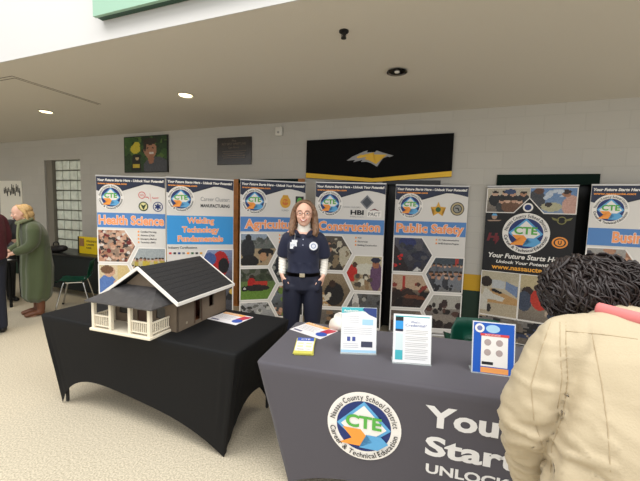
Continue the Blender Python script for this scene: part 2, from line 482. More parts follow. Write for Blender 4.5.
# green panel on the upper wall
gp = empty('green_wall_panel', WALL_O+WN*2.665+WU*(-.86)+Vector((0, 0, 3.075)), WA, 'large pale green padded panel mounted high on the white upper wall', 'wall panel')
obj('panel_face', B(0, 5.0, -.075, -.05, .0, 1.5), mat('pale_green_vinyl', (140, 176, 154), .5), gp)
obj('panel_back', B(.005, 4.995, -.05, -.0, .005, 1.495), mat('panel_edge_green', (44, 74, 60), .6), gp)
# recessed lights
def downlight(px, py, lit, label):
    e = empty('recessed_light', (px, py, HC), 0, label, 'ceiling light', 'recessed ceiling lights')
    bm = bmesh.new(); bmesh.ops.create_cone(bm, cap_ends=False, segments=32, radius1=.095, radius2=.072, depth=.012, matrix=Matrix.Translation((0, 0, -.006)))
    obj('trim_ring', bm, mat('light_trim', (200, 196, 184), .4) if lit else mat('metal_trim', (150, 146, 140), .25, 1), e)
    bm = bmesh.new(); cyl(bm, (0, 0, -.004), .073, .006, 32)
    if lit: obj('lamp_disc', bm, mat('lamp_glow', (255, 236, 190), .5, emit=3.2), e)
    else:
        obj('reflector', bm, mat('reflector_metal', (120, 116, 110), .2, 1), e)
        bm = bmesh.new(); ball(bm, (0, 0, -.008), (.024, .024, .012)); obj('bulb', bm, mat('bulb_white', (225, 222, 214), .3), e, True)
    if lit:
        l = bpy.data.lights.new('downlight', 'SPOT'); l.energy = 40; l.spot_size = 2.2; l.spot_blend = 1; l.color = (1, .86, .66); l.shadow_soft_size = .06
        lo = bpy.data.objects.new('downlight', l); COL.objects.link(lo); lo.location = (px, py, HC-.03)
downlight(-1.629, 4.103, True, 'lit round recessed ceiling light nearer the middle of the ceiling')
downlight(-3.993, 4.996, True, 'lit round recessed ceiling light at the far left')
downlight(.669, 3.26, False, 'unlit metallic recessed ceiling light at the right')
sp = empty('fire_sprinkler', (.131, 2.589, HC), 0, 'small dark fire sprinkler head hanging from the ceiling', 'sprinkler')
bm = bmesh.new(); cyl(bm, (0, 0, -.004), .035, .008, 24); obj('escutcheon', bm, mat('dark_metal', (70, 68, 66), .35, .8), sp)
bm = bmesh.new(); cyl(bm, (0, 0, -.025), .011, .04, 12); cyl(bm, (0, 0, -.05), .02, .004, 16)
tube(bm, [(-.013, 0, -.02), (-.016, 0, -.035), (-.004, 0, -.05)], .003, 6); tube(bm, [(.013, 0, -.02), (.016, 0, -.035), (.004, 0, -.05)], .003, 6)
obj('sprinkler_head', bm, MATS['dark_metal'], sp)

# ------------------------------------------------------------------ roll-up banners
ALU = mat('banner_aluminium', (186, 184, 180), .35, .8)
TOPZ = 1.985
def banner_base(P, Q, W, label, base=PAPER):
    P = Vector((*P, 0)); Q = Vector((*Q, 0)); a = math.atan2((Q-P).y, (Q-P).x)
    e = empty('rollup_banner', P, a, label, 'banner')
    obj('banner_sheet', B(0, W, -.002, .002, .06, TOPZ-.012), base, e)
    obj('top_rail', B(-.004, W+.004, -.009, .009, TOPZ-.018, TOPZ, bev=.003), ALU, e)
    obj('base_housing', B(-.01, W+.01, -.06, .06, .0, .075, bev=.02), ALU, e)
    bm = bmesh.new(); tube(bm, [(W/2, .03, .07), (W/2, .03, TOPZ-.02)], .008, 8); obj('support_pole', bm, ALU, e)
    return e
SK = [(214, 168, 140), (196, 146, 116), (226, 186, 160), (170, 120, 90)]
def hexes(W):
    return dict(h1=[(.005, -.645), (.40*W, -.645), (.56*W, -.85), (.43*W, -1.06), (.005, -1.06)],
                h2=[(.60*W, -.87), (W-.004, -.87), (W-.004, -1.29), (.60*W, -1.29), (.475*W, -1.08)],
                h3=[(.005, -1.09), (.43*W, -1.09), (.56*W, -1.295), (.43*W, -1.50), (.005, -1.50)],
                h4=[(.60*W, -1.32), (W-.004, -1.32), (W-.004, -1.74), (.60*W, -1.74), (.475*W, -1.53)],
                h5=[(.005, -1.53), (.43*W, -1.53), (.56*W, -1.73), (.52*W, -1.80), (.005, -1.80)])
def std_banner(P, Q, W, label, title, tw, bullets, photos, band=BAND, extra=None, titlelines=None, hk=1.):
    e = banner_base(P, Q, W, label)
    mp = upright(0, TOPZ-.018, -.0022, .0009)
    # navy wave at the head
    top = [(0.003, 0), (W-.003, 0), (W-.003, -.125)]
    wave = []
    for i in range(13):
        t = i/12; x = W*(1-t)*.70+.30*W
        x = W-.003-(W*.66)*t
        y = -.125+.045*math.sin(min(1, t*2.2)*PI/2) if t < .45 else -.08-.10*((t-.45)/.55)**1.5
        wave.append((x, y))
    pr('header_wave', [top+wave[1:]+[(.2*W, -.22), (.003, -.17)]], NAVY, mp, 1, e)
    text('header_lettering', [('Your Future Starts Here - Unlock Your Potential!', .018, -.056, W-.036, .031)], W_, mp, 2, e, bold=.045, shear=.2)
    text('web_address', [('www.nassaucte.com', .022, -.095, .42*W, .024)], ORG, mp, 2, e, bold=.035, shear=.2)
    logo(mp, .185*W+.022, -.252, .160, 2, e)
    if titlelines:
        pr('title_band', [rc(.004, -.815, W-.004, -.455)], band, mp, 1, e)
        rows = [(s_, W*(.5-f/2), y_, W*f, .075) for s_, f, y_ in titlelines]
    else:
        pr('title_band', [rc(.004, -.630, W-.004, -.445)], band, mp, 1, e)
        rows = [(title, W*(.5-tw/2), -.592, W*tw, .115)]
    text('title_outline', rows, W_, mp, 2, e, bold=.062, refbold=.03)
    text('title_lettering', rows, TITLE, mp, 3, e, bold=.035, refbold=.03)
    if bullets:
        x = .59*W; y = -.685
        text('bullet_lettering', [(s_, x+.035, y-.045*i, min(.38*W-.035, .0115*len(s_)), .021) for i, s_ in enumerate(bullets)], INK, mp, 2, e, bold=.015)
        for i in range(len(bullets)): pr('bullet_mark', [rc(x, y-.045*i, x+.018, y-.045*i+.022)], ORG, mp, 2, e)
    H = {k_: [(x_, -.655+(y_+.645)*hk) for x_, y_ in v_] for k_, v_ in hexes(W).items()}
    for i, (k_, sh, bg, sd) in enumerate(photos):
        photo('hexagon_photo', H[k_], sh, bg, mp, 2, e, seed=sd, n=44)
    if extra: extra(e, mp, W)
    return e

def x_health(e, mp, W):
    pr('red_emblem', ringp(.66*W, -.215, .036, .044, 24), RED, mp, 2, e)
    text('red_emblem_letters', [('HS', .66*W-.022, -.228, .044, .026)], RED, mp, 2, e)
    pts = [(.71, -.24), (.745, -.24), (.76, -.26), (.775, -.19), (.79, -.30), (.805, -.235), (.82, -.25), (.90, -.245)]
    st = []
    for a, b in zip(pts, pts[1:]): st.append([(a[0]*W, a[1]-.004), (b[0]*W, b[1]-.004), (b[0]*W+.002, b[1]+.005), (a[0]*W+.002, a[1]+.005)])
    pr('pulse_line', st, RED, mp, 2, e)
    pr('green_medal', [disc(.68*W, -.355, .060, 30)], mat('medal_green', (38, 62, 36), .5), mp, 2, e)
    pr('medal_centre', [disc(.68*W, -.355, .046, 30)], mat('medal_cream', (222, 214, 150), .5), mp, 3, e)
    pr('medal_staff', [[(.66*W-.02, -.325), (.68*W, -.345), (.70*W+.02, -.325), (.685*W, -.36), (.685*W, -.395), (.675*W, -.395), (.675*W, -.36)]], MATS['medal_green'], mp, 4, e)
    pr('ambulance_medal', ringp(.89*W, -.355, .052, .062, 30), LNAVY, mp, 2, e)
    st = []
    for a in (PI/2, PI/2+PI/3, PI/2-PI/3):
        c, s_ = math.cos(a), math.sin(a); st.append([(.89*W+c*.04*u-s_*.010*v, -.355+s_*.04*u+c*.010*v) for u, v in ((-1, -1), (1, -1), (1, 1), (-1, 1))])
    pr('star_of_life', st, LNAVY, mp, 2, e)
std_banner((-2.80, 4.235), (-1.96, 4.27), .845, 'roll-up banner with an orange Health Science title on a blue band', 'Health Science', .95,
    ['Certified Nursing', 'Assistant (CNA)', 'Emergency Medical', 'Technician (EMT)'],
    [('h1', [('b', 150, (0, 0, 1, 1), (.03, .075), SK+[(40, 34, 34), (60, 50, 48), (236, 226, 216), (214, 168, 140), (200, 150, 120), (120, 30, 30)])], ((150, 120, 100), (190, 170, 150)), 11),
     ('h2', [('r', 0, .6, 1, 1, (176, 184, 186)), ('crowd', 9, (.05, .62, .98, .66), .07, [(206, 182, 60), (190, 170, 70), (200, 190, 150)], SK), ('crowd', 10, (.0, .36, .98, .42), .07, [(206, 182, 60), (180, 160, 60), (120, 140, 70)], SK), ('crowd', 10, (.0, .16, .98, .2), .07, [(206, 182, 60), (160, 150, 60)], SK)], ((150, 140, 80), (180, 184, 186)), 12),
     ('h3', [('r', .5, .1, .8, 1, (226, 200, 140)), ('e', .22, .25, .28, .42, (92, 130, 196)), ('e', .28, .78, .15, .17, (216, 170, 140)), ('e', .22, .84, .17, .13, (120, 84, 56)), ('e', .85, .5, .10, .12, (70, 50, 40)), ('p', [(.35, .2), (.8, .3), (.8, .4), (.4, .5)], (216, 170, 140))], ((214, 196, 160), (232, 214, 176)), 13),
     ('h4', [('b', 60, (0, 0, 1, 1), (.04, .1), SK+[(60, 90, 140), (240, 240, 240)])], ((120, 120, 130), (200, 200, 200)), 14)], extra=x_health)
def x_weld(e, mp, W):
    text('cluster_lettering', [('Career Cluster:', .50*W, -.265, .44*W, .048), ], GREYT, mp, 2, e)
    text('cluster_name', [('MANUFACTURING', .50*W, -.345, .44*W, .042)], INK, mp, 2, e, bold=.03)
    text('certification_lettering', [('Industry Certifications', .02, -.87, .42*W, .028)], INK, mp, 2, e, bold=.015)
    cs = [RED, INK, LNAVY, GREYT, ORG, DGRN, INK, GOLD]
    for i in range(8): pr('certification_logo', [rc(.025+i*.052, -.94, .025+i*.052+.03, -.915)], cs[i], mp, 2, e)
std_banner((-1.90, 4.17), (-1.125, 4.37), .80, 'roll-up banner about welding with a tall bright blue title block', '', 1, None,
    [('h2', [('e', .62, .55, .26, .40, (196, 34, 34)), ('e', .72, .5, .16, .24, (30, 26, 30)), ('e', .30, .7, .2, .2, (70, 100, 160)), ('b', 16, (0, 0, .4, .5), (.04, .1), [(40, 50, 90), (90, 100, 120)])], ((90, 80, 90), (150, 170, 210)), 21),
     ('h3', [('b', 20, (0, 0, 1, 1), (.06, .12), [(40, 40, 44), (220, 130, 40), (90, 90, 96)])], ((60, 60, 66), (110, 110, 120)), 22),
     ('h4', [('b', 20, (0, 0, 1, 1), (.06, .12), [(40, 40, 44), (240, 200, 90), (90, 90, 96)])], ((60, 60, 66), (110, 110, 120)), 23)],
    band=BRIGHT, extra=x_weld, titlelines=[('Welding', .40, -.55, ), ('Technology', .55, -.665), ('Fundamentals', .68, -.78)])
def x_ag(e, mp, W):
    pr('gold_emblem', [disc(.68*W, -.25, .068, 30, .075), [(.68*W-.03, -.16), (.68*W+.03, -.16), (.68*W+.045, -.19), (.68*W-.045, -.19)]], GOLD, mp, 2, e)
    pr('emblem_centre', [disc(.68*W, -.25, .04, 30)], mat('emblem_orange', (206, 110, 40), .5), mp, 3, e)
    text('emblem_letters', [('FFA', .68*W-.045, -.26, .09, .032)], GOLD, mp, 4, e, bold=.03)
    text('emblem_caption', [('FLORIDA', .68*W-.045, -.365, .09, .02)], GREYT, mp, 2, e)
    pr('dark_leaf_logo', [rc(.84*W, -.30, .97*W, -.17)], INK, mp, 2, e)
    pr('leaf', [disc(.905*W, -.235, .035, 20, .05)], GRN, mp, 3, e)
std_banner((-.999, 4.20), (-.21, 4.44), .83, 'roll-up banner with an Agriculture title, calf and tractor photos, behind the woman', 'Agriculture', .86, ['FFA', 'Agritechnology', 'Vet Assisting'],
    [('h1', [('r', 0, .55, 1, .8, (110, 116, 110)), ('b', 30, (0, .6, 1, .9), (.04, .08), [(84, 90, 84), (120, 120, 116)]), ('r', 0, 0, 1, .55, (180, 158, 124)), ('e', .2, .52, .19, .34, (40, 42, 46)), ('e', .22, .88, .08, .09, (30, 28, 28)), ('e', .7, .42, .22, .13, (26, 24, 24)), ('r', .54, .1, .6, .38, (30, 26, 26)), ('r', .78, .1, .84, .38, (190, 160, 130)), ('e', .62, .28, .1, .14, (196, 150, 110)), ('e', .25, .14, .25, .2, (30, 28, 28))], ((170, 150, 120), (160, 178, 200)), 31),
     ('h2', [('e', .3, .5, .25, .35, (40, 44, 50)), ('e', .6, .3, .3, .2, (90, 110, 90)), ('b', 20, (0, 0, 1, 1), (.04, .1), [(60, 70, 80), (160, 160, 150)])], ((80, 90, 90), (180, 190, 200)), 32),
     ('h3', [('r', 0, .6, 1, 1, (74, 82, 60)), ('b', 30, (0, .65, 1, 1), (.04, .08), [(54, 62, 44), (110, 110, 100)]), ('r', 0, 0, 1, .30, (112, 150, 60)), ('e', .32, .70, .08, .10, (60, 40, 30)), ('e', .31, .54, .11, .16, (190, 40, 36)), ('p', [(.3, .4), (.75, .45), (.75, .58), (.42, .58)], (200, 60, 44)), ('e', .45, .38, .36, .1, (44, 38, 38)), ('e', .12, .36, .08, .09, (24, 24, 24)), ('e', .12, .36, .03, .04, (220, 220, 210))], ((120, 156, 64), (100, 110, 80)), 33),
     ('h4', [('b', 80, (0, 0, 1, 1), (.03, .08), SK+[(30, 30, 30), (60, 60, 64), (120, 150, 70)])], ((60, 60, 60), (150, 160, 170)), 34),
     ('h5', [('b', 40, (0, 0, 1, 1), (.04, .09), [(210, 210, 205), (60, 60, 60), (120, 120, 116)])], ((150, 150, 150), (190, 190, 190)), 35)], extra=x_ag)
def x_con(e, mp, W):
    c = (.74*W, -.225); pr('diamond_logo', [[(c[0], c[1]+.09), (c[0]+.085, c[1]), (c[0], c[1]-.09), (c[0]-.085, c[1])]], GREYT, mp, 2, e)
    pr('diamond_centre', [[(c[0], c[1]+.065), (c[0]+.06, c[1]), (c[0], c[1]-.065), (c[0]-.06, c[1])]], mat('slate_print', (60, 66, 74), .5), mp, 3, e)
    text('diamond_caption', [('NASSAU BUILDERS', .40*W, -.30, .25*W, .018)], GREYT, mp, 2, e)
    text('trade_lettering', [('HBI', .51*W, -.385, .19*W, .06)], BLACKP, mp, 2, e, bold=.045)
    text('trade_caption', [('Building Careers', .51*W, -.415, .19*W, .014)], GREYT, mp, 2, e)
    pr('pact_card', [rc(.75*W, -.41, .95*W, -.325)], W_, mp, 2, e)
    text('pact_lettering', [('PACT', .765*W, -.395, .17*W, .045)], INK, mp, 3, e)
    pr('pact_roof', [[(.77*W, -.335), (.85*W, -.30), (.93*W, -.335), (.85*W, -.318)]], MAROON, mp, 3, e)
std_banner((-.072, 4.30), (.80, 4.24), .875, 'roll-up banner with a Construction title directly right of the standing woman', 'Construction', .88, ['HVAC', 'Electricity', 'Building Construction'],
    [('h1', [('e', .35, .45, .2, .4, (70, 66, 62)), ('e', .38, .65, .1, .14, (200, 150, 120)), ('e', .8, .4, .15, .3, (206, 196, 170)), ('b', 24, (.4, 0, 1, .9), (.04, .09), [(210, 200, 176), (60, 56, 52), (150, 130, 100)])], ((60, 54, 48), (100, 90, 80)), 41),
     ('h2', [('r', 0, .55, 1, 1, (214, 202, 168)), ('e', .55, .62, .34, .16, (226, 222, 204)), ('e', .84, .42, .17, .42, (110, 78, 110)), ('e', .82, .76, .10, .12, (170, 110, 80)), ('e', .82, .88, .13, .08, (40, 44, 70)), ('e', .17, .5, .15, .25, (206, 50, 40)), ('e', .24, .74, .07, .08, (90, 60, 44)), ('b', 16, (.3, .08, .7, .45), (.04, .09), [(230, 222, 200), (160, 130, 96), (90, 80, 70)])], ((170, 150, 120), (210, 196, 160)), 42),
     ('h3', [('p', [(0, 0), (.5, 0), (.3, .4), (0, .5)], (190, 150, 100)), ('e', .55, .38, .26, .34, (40, 38, 40)), ('e', .5, .68, .09, .11, (70, 50, 40)), ('b', 12, (0, 0, .45, .4), (.03, .07), [(230, 220, 200)])], ((100, 84, 66), (170, 150, 120)), 43),
     ('h4', [('e', .3, .6, .1, .4, (230, 226, 220)), ('b', 26, (0, 0, 1, 1), (.05, .11), [(40, 40, 44), (90, 88, 84), (170, 168, 160)])], ((70, 70, 74), (110, 110, 110)), 44),
     ('h5', [('b', 26, (0, 0, 1, 1), (.05, .11), [(60, 50, 44), (150, 120, 90), (120, 118, 110)])], ((90, 80, 74), (130, 120, 110)), 45)], extra=x_con, hk=1.08)
def x_pub(e, mp, W):
    c = (.60*W, -.29); st = []
    for i in range(10):
        r = .10 if i % 2 == 0 else .045; a = PI/2+i*PI/5; st.append((c[0]+r*math.cos(a), c[1]+r*math.sin(a)))
    pr('sheriff_star', [st], GOLD, mp, 2, e); pr('star_centre', [disc(*c, .032, 24)], DGRN, mp, 3, e)
    c = (.86*W, -.275); pr('badge_ring', [disc(*c, .085, 36)], INK, mp, 2, e); pr('badge_band', ringp(c[0], c[1], .055, .075, 36), mat('badge_tan', (176, 160, 120), .5), mp, 3, e)
    pr('badge_centre', [disc(*c, .045, 24)], mat('badge_grey', (140, 140, 134), .5), mp, 3, e)
    pr('badge_state', [[(c[0]-.03, c[1]+.015), (c[0]+.012, c[1]+.015), (c[0]+.03, c[1]-.03), (c[0]+.015, c[1]-.03), (c[0]+.002, c[1]), (c[0]-.03, c[1]+.005)]], INK, mp, 4, e)
std_banner((.950, 4.36), (1.845, 4.28), .90, 'roll-up banner with a Public Safety title, gold star and squad photo', 'Public Safety', .93, ['911 Telecommunications', 'NNED Explorers Program'],
    [('h1', [('e', .35, .85, .22, .16, (44, 54, 110)), ('b', 40, (.2, .1, 1, .8), (.04, .1), [(60, 62, 70), (90, 88, 92), (36, 40, 60), (44, 48, 70)]), ('p', [(0, .1), (.45, .0), (.1, .7), (0, .8)], (44, 34, 36)), ('b', 8, (0, .1, .22, .5), (.02, .05), [(220, 40, 40)]), ('p', [(.5, .02), (.75, .05), (.62, .15)], (230, 228, 224))], ((50, 46, 52), (90, 90, 104)), 51),
     ('h2', [('r', 0, .8, 1, 1, (70, 80, 90)), ('r', .78, .74, .86, .98, (190, 60, 50)), ('crowd', 9, (.06, .74, .99, .78), .06, [(110, 114, 122), (90, 94, 104)], SK), ('crowd', 7, (.1, .52, .99, .56), .085, [(130, 134, 142), (100, 104, 114)], SK), ('r', 0, 0, 1, .16, (130, 130, 130)), ('crowd', 5, (.12, .42, .99, .44), .09, [(130, 134, 142), (60, 62, 70)], SK), ('b', 10, (.1, .0, 1, .2), (.03, .06), [(40, 42, 50)])], ((90, 94, 100), (110, 116, 124)), 52),
     ('h3', [('r', 0, .55, 1, 1, (206, 178, 150)), ('r', .28, .5, .34, .95, (190, 60, 50)), ('b', 10, (0, .45, .9, .75), (.04, .08), [(150, 60, 50), (90, 60, 50)]), ('b', 30, (0, 0, 1, .5), (.08, .15), [(30, 26, 28), (44, 34, 34), (60, 44, 40)]), ('p', [(.3, .3), (.9, .25), (.8, .36), (.4, .4)], (120, 70, 50))], ((40, 34, 34), (214, 190, 160)), 53),
     ('h4', [('r', 0, .6, 1, 1, (190, 186, 176)), ('b', 26, (0, .3, 1, .8), (.04, .09), [(40, 34, 34), (90, 60, 54), (60, 44, 44)]), ('e', .5, .3, .4, .14, (150, 140, 130)), ('b', 14, (.1, 0, 1, .2), (.05, .1), [(50, 40, 40)])], ((80, 70, 66), (196, 190, 180)), 54),
     ('h5', [('b', 26, (0, 0, 1, 1), (.05, .1), [(40, 34, 34), (90, 60, 54), (150, 130, 120)])], ((80, 70, 66), (120, 110, 100)), 55)], extra=x_pub, hk=1.08)
def x_bus(e, mp, W):
    text('side_lettering', [('Career Cluster:', .55*W, -.25, .4*W, .04)], GREYT, mp, 2, e)
std_banner((2.87, 3.635), (3.66, 3.339), .85, 'roll-up banner starting Bus in orange at the right edge, behind the dark haired person', 'Business', .48, ['Accounting', 'Digital Design'],
    [('h1', [('b', 40, (0, 0, 1, 1), (.05, .1), SK+[(60, 60, 70), (30, 30, 36)])], ((120, 110, 104), (180, 176, 170)), 61),
     ('h2', [('b', 40, (0, 0, 1, 1), (.05, .1), SK+[(60, 60, 70), (200, 200, 210)])], ((120, 120, 130), (180, 190, 200)), 62),
     ('h3', [('b', 40, (0, 0, 1, 1), (.05, .1), SK+[(60, 60, 70)])], ((120, 120, 130), (180, 190, 200)), 63)], extra=x_bus)
# charcoal banner
W = .90
e = banner_base((2.04, 4.20), (2.82, 3.74), W, 'dark charcoal roll-up banner with a large round seal between Public Safety and the right edge', CHAR)
mp = upright(0, TOPZ-.018, -.0022, .0009)
photo('group_photo', [(.004, -.012), (.5*W, -.012), (.5*W, -.13), (.5*W-.15, -.305), (.004, -.305)], [('r', 0, .5, 1, 1, (206, 196, 176)), ('crowd', 4, (.1, .70, .95, .8), .13, [(26, 28, 30), (40, 44, 50)], SK), ('crowd', 4, (.3, .45, .85, .5), .12, [(120, 84, 60), (60, 60, 60), (30, 30, 34)], SK), ('e', .55, .85, .14, .1, (60, 80, 120))], ((120, 110, 100), (200, 190, 170)), mp, 2, e, seed=71, n=44, border=.005)
photo('model_photo', [(.5*W, -.012), (W-.004, -.012), (W-.004, -.305), (.5*W+.15, -.305), (.5*W, -.13)], [('e', .15, .5, .2, .42, (70, 72, 78)), ('e', .2, .88, .11, .12, (100, 66, 48)), ('e', .9, .3, .2, .4, (222, 176, 160)), ('e', .78, .74, .09, .11, (180, 130, 100)), ('e', .78, .84, .1, .08, (56, 36, 30)), ('e', .48, .26, .22, .18, (200, 196, 160)), ('e', .42, .35, .08, .09, (60, 50, 44)), ('b', 8, (.3, .6, .7, .9), (.04, .1), [(214, 224, 236)])], ((150, 170, 196), (110, 150, 204)), mp, 2, e, seed=72, n=44, border=.005)
pr('small_seal', [disc(.49*W, -.240, .052, 30)], W_, mp, 4, e); pr('small_seal_centre', [disc(.49*W, -.240, .034, 30)], LNAVY, mp, 5, e)
logo(mp, .485*W, -.545, .240, 2, e)
pr('helmet_mascot', [disc(.11*W, -.355, .03, 20, .035), [(.02*W, -.40), (.2*W, -.395), (.17*W, -.41), (.05*W, -.415)]], mat('mascot_tan', (170, 140, 120), .5), mp, 2, e)
pr('helmet_cap', [[(.075*W, -.345), (.145*W, -.345), (.13*W, -.32), (.09*W, -.32)]], SKY, mp, 3, e)
text('maroon_initial', [('H', .035*W, -.655, .12, .10)], MAROON, mp, 2, e, bold=.05, shear=.2)
pr('lightning_bolt', [[(.15*W, -.59), (.18*W, -.59), (.165*W, -.625), (.19*W, -.63), (.14*W, -.70), (.15*W, -.65), (.13*W, -.645)]], MAROON, mp, 3, e)
OL = mat('olive_print', (128, 124, 70), .5)
pr('winged_crest', ringp(.86*W, -.38, .034, .045, 24)+[[(.75*W, -.345), (.83*W, -.37), (.83*W, -.39), (.77*W, -.375)], [(.97*W, -.345), (.89*W, -.37), (.89*W, -.39), (.95*W, -.375)]], OL, mp, 2, e)
pr('orange_emblem', [disc(.86*W, -.63, .075, 36, .065)], ORG, mp, 2, e); pr('orange_emblem_ring', [disc(.86*W, -.63, .058, 36, .05)], INK, mp, 3, e)
pr('orange_emblem_centre', [disc(.86*W, -.63, .044, 36, .038)], ORG, mp, 4, e); text('emblem_initial', [('U', .86*W-.017, -.652, .034, .044)], INK, mp, 5, e, bold=.04)
text('slogan_lettering', [('Your Future Starts Here', .07*W, -.855, .86*W, .058), ('Unlock Your Potential', .17*W, -.918, .64*W, .036)], W_, mp, 2, e, bold=.03, shear=.2)
text('web_address', [('www.nassaucte.com', .12*W, -.995, .76*W, .058)], mat('print_amber', (240, 170, 60), .5), mp, 2, e, bold=.03)
photo('desk_photo', rc(.004, -1.58, .46*W, -1.03), [('r', 0, .78, 1, 1, (206, 196, 170)), ('p', [(0, .35), (.3, .62), (1, .42), (1, .2), (.5, .05), (0, .1)], (206, 164, 110)), ('r', 0, 0, 1, .28, (200, 186, 160)), ('p', [(.30, .62), (.30, .82), (.64, .80), (.64, .62)], (206, 210, 212)), ('p', [(.66, .62), (.66, .80), (.98, .70), (.98, .46)], (130, 150, 186)), ('e', .14, .76, .16, .12, (50, 38, 32)), ('p', [(.0, .3), (.12, .62), (.35, .5), (.66, .42), (.6, .34), (.2, .36)], (226, 222, 210)), ('p', [(.28, .56), (.55, .5), (.6, .54), (.34, .62)], (40, 38, 40)), ('e', .25, .16, .06, .1, (50, 46, 50)), ('r', 0, .1, .2, .45, (226, 222, 210))], ((206, 190, 160), (214, 204, 180)), mp, 2, e, seed=73, n=44, border=.004)
photo('classroom_photo', rc(.47*W, -1.58, W-.004, -1.03), [('r', 0, .7, 1, 1, (206, 190, 150)), ('e', .18, .62, .13, .12, (60, 44, 40)), ('e', .12, .42, .16, .22, (70, 80, 100)), ('e', .45, .5, .2, .24, (206, 64, 50)), ('e', .45, .75, .1, .1, (80, 54, 44)), ('b', 14, (.5, .1, 1, .7), (.05, .1), [(60, 70, 90), (150, 120, 100), (200, 180, 160)])], ((130, 120, 110), (200, 190, 160)), mp, 2, e, seed=74, n=44, border=.004)
photo('workshop_photo', rc(.004, -1.88, W-.004, -1.59), [('b', 60, (0, 0, 1, 1), (.04, .1), [(40, 40, 44), (120, 110, 100), (190, 170, 140), (60, 70, 100)])], ((80, 80, 84), (140, 136, 130)), mp, 2, e, seed=75, n=44, border=.004)

# ------------------------------------------------------------------ stretch covered tables
def cover_mesh(L, D, H, insx, insy, hem, seed=0, conc=.02, flat_front=False, fold=.006):
    """closed fitted cover: rounded top edge, sides pulled to the feet, arched hems"""
    rnd = random.Random(seed)
    NE = 48; NV = 16; r = .035
    # perimeter: front (left to right), right, back, left
    per = []
    sides = [((0, 0), (L, 0)), ((L, 0), (L, D)), ((L, D), (0, D)), ((0, D), (0, 0))]
    bots = [((insx, insy), (L-insx, insy)), ((L-insx, insy), (L-insx, D-insy)), ((L-insx, D-insy), (insx, D-insy)), ((insx, D-insy), (insx, insy))]
    nrm = [(0, -1), (1, 0), (0, 1), (-1, 0)]
    for si in range(4):
        for k in range(NE):
            s = k/NE; s = s-.35*math.sin(2*PI*s)/(2*PI)*1.0
            per.append((si, s))
    def top(si, s, inset=0):
        (ax, ay), (bx, by) = sides[si]; x = ax+(bx-ax)*s; y = ay+(by-ay)*s
        # rounded corners in plan
        cx = min(max(x, r), L-r); cy = min(max(y, r), D-r); dx, dy = x-cx, y-cy; l = math.hypot(dx, dy)
        if abs(dx) > 1e-9 and abs(dy) > 1e-9 and l > r: x, y = cx+dx/l*r, cy+dy/l*r
        if inset:
            x = L/2+(x-L/2)*(1-inset/(L/2)); y = D/2+(y-D/2)*(1-inset/(D/2))
        return x, y
    bm = bmesh.new(); rings = []
    for ins, dz in ((.03, 0), (.012, -.001), (.004, -.005), (0, -.013)):
        rings.append([bm.verts.new((*top(si, s, ins), H+dz)) for si, s in per])
    for j in range(1, NV+1):
        t = j/NV; ring = []
        for i, (si, s) in enumerate(per):
            tx, ty = top(si, s); (ax, ay), (bx, by) = bots[si]; bx_, by_ = ax+(bx-ax)*s, ay+(by-ay)*s
            c = abs(2*s-1); hh = hem*(1-c**4)*((1.2-.75*s) if si == 0 else 1) if si in (0, 2) else hem*1.1*(1-c**2.4)
            z0 = H-.013; z = z0+(hh-z0)*t; q = (z0-z)/z0
            x = tx+(bx_-tx)*q; y = ty+(by_-ty)*q
            cn = 0 if (flat_front and si == 0) else conc
            d = -cn*math.sin(PI*s)*math.sin(PI*min(1, q*1.15))
            # tension folds fanning from each foot
            cd = min(s, 1-s)*(L if si in (0, 2) else D)
            if not (flat_front and si == 0 and s < .93 and s > .04):
                d += fold*math.sin(cd*95+si*1.3)*math.exp(-cd/.09)*math.sin(PI*min(1, q*1.05))
            x += nrm[si][0]*d; y += nrm[si][1]*d
            ring.append(bm.verts.new((x, y, z)))
        rings.append(ring)
    n = len(per)
    for a, b in zip(rings, rings[1:]):
        for k in range(n): bm.faces.new((a[k], b[k], b[(k+1) % n], a[(k+1) % n]))
    bm.faces.new(rings[0])
    return bm
def cloth_mat(name, rgb, rough=.75, sheen=.25):
    m = mat(name, rgb, rough, bump=.06, scale=300, spec=.25, sheen=sheen); return m
H = .74
def covered_table(loc, rz, m, hem, label, insx, insy, L=1.83, **k):
    t = empty('folding_table', loc, rz, label, 'table')
    o = obj('stretch_cover', cover_mesh(L, .76, H+.006, insx, insy, hem, **k), m, t, True, recalc=False)
    obj('tabletop', B(.02, L-.02, .02, .74, H-.05, H-.004), mat('table_plastic', (200, 198, 190), .5), t)
    for x in (insx+.015, L-.015-insx):
        for y in (insy+.03, .73-insy):
            bm = bmesh.new(); tube(bm, [(x, y, 0.012), (x, y, H-.06)], .013, 10); obj('leg', bm, mat('leg_steel', (44, 44, 46), .4, .5), t)
    return t
BLK = cloth_mat('black_spandex', (16, 16, 17), .75, .0)
GRYC = cloth_mat('grey_spandex', (82, 79, 85), .75, .1)
T1A, T2A = -.3595, -.25
T1O, T2O = Vector((-2.203, 2.603, 0)), Vector((-.352, 1.880, 0))
T1 = covered_table(T1O, T1A, BLK, .27, 'long table under a black stretch cover, the model house on it', .13, .07, seed=1, conc=.03, fold=.014)
T2 = covered_table(T2O, T2A, GRYC, .12, 'long table under a grey stretch cover printed with a seal and white lettering', .20, .05, L=2.44, seed=2, conc=.03, flat_front=True, fold=.006)
def t_front(x, y, k):       # front of the grey cover
    q = (H-.007-y)/(H-.007); s = x/1.83
    return Vector((x, .05*q-.0015-.0011*k, y))
logo(t_front, .632, .462, .200, 1, T2, True)
text('slogan_lettering', [('Your Future', .945, .53, 1.04, .118), ('Starts Here', .955, .365, 1.05, .112)], mat('cover_white', (226, 224, 222), .6), t_front, 1, T2, bold=.034)
text('slogan_small_lettering', [('UNLOCK YOUR POTENTIAL', .965, .262, 1.22, .055)], MATS['cover_white'], t_front, 1, T2, bold=.03)

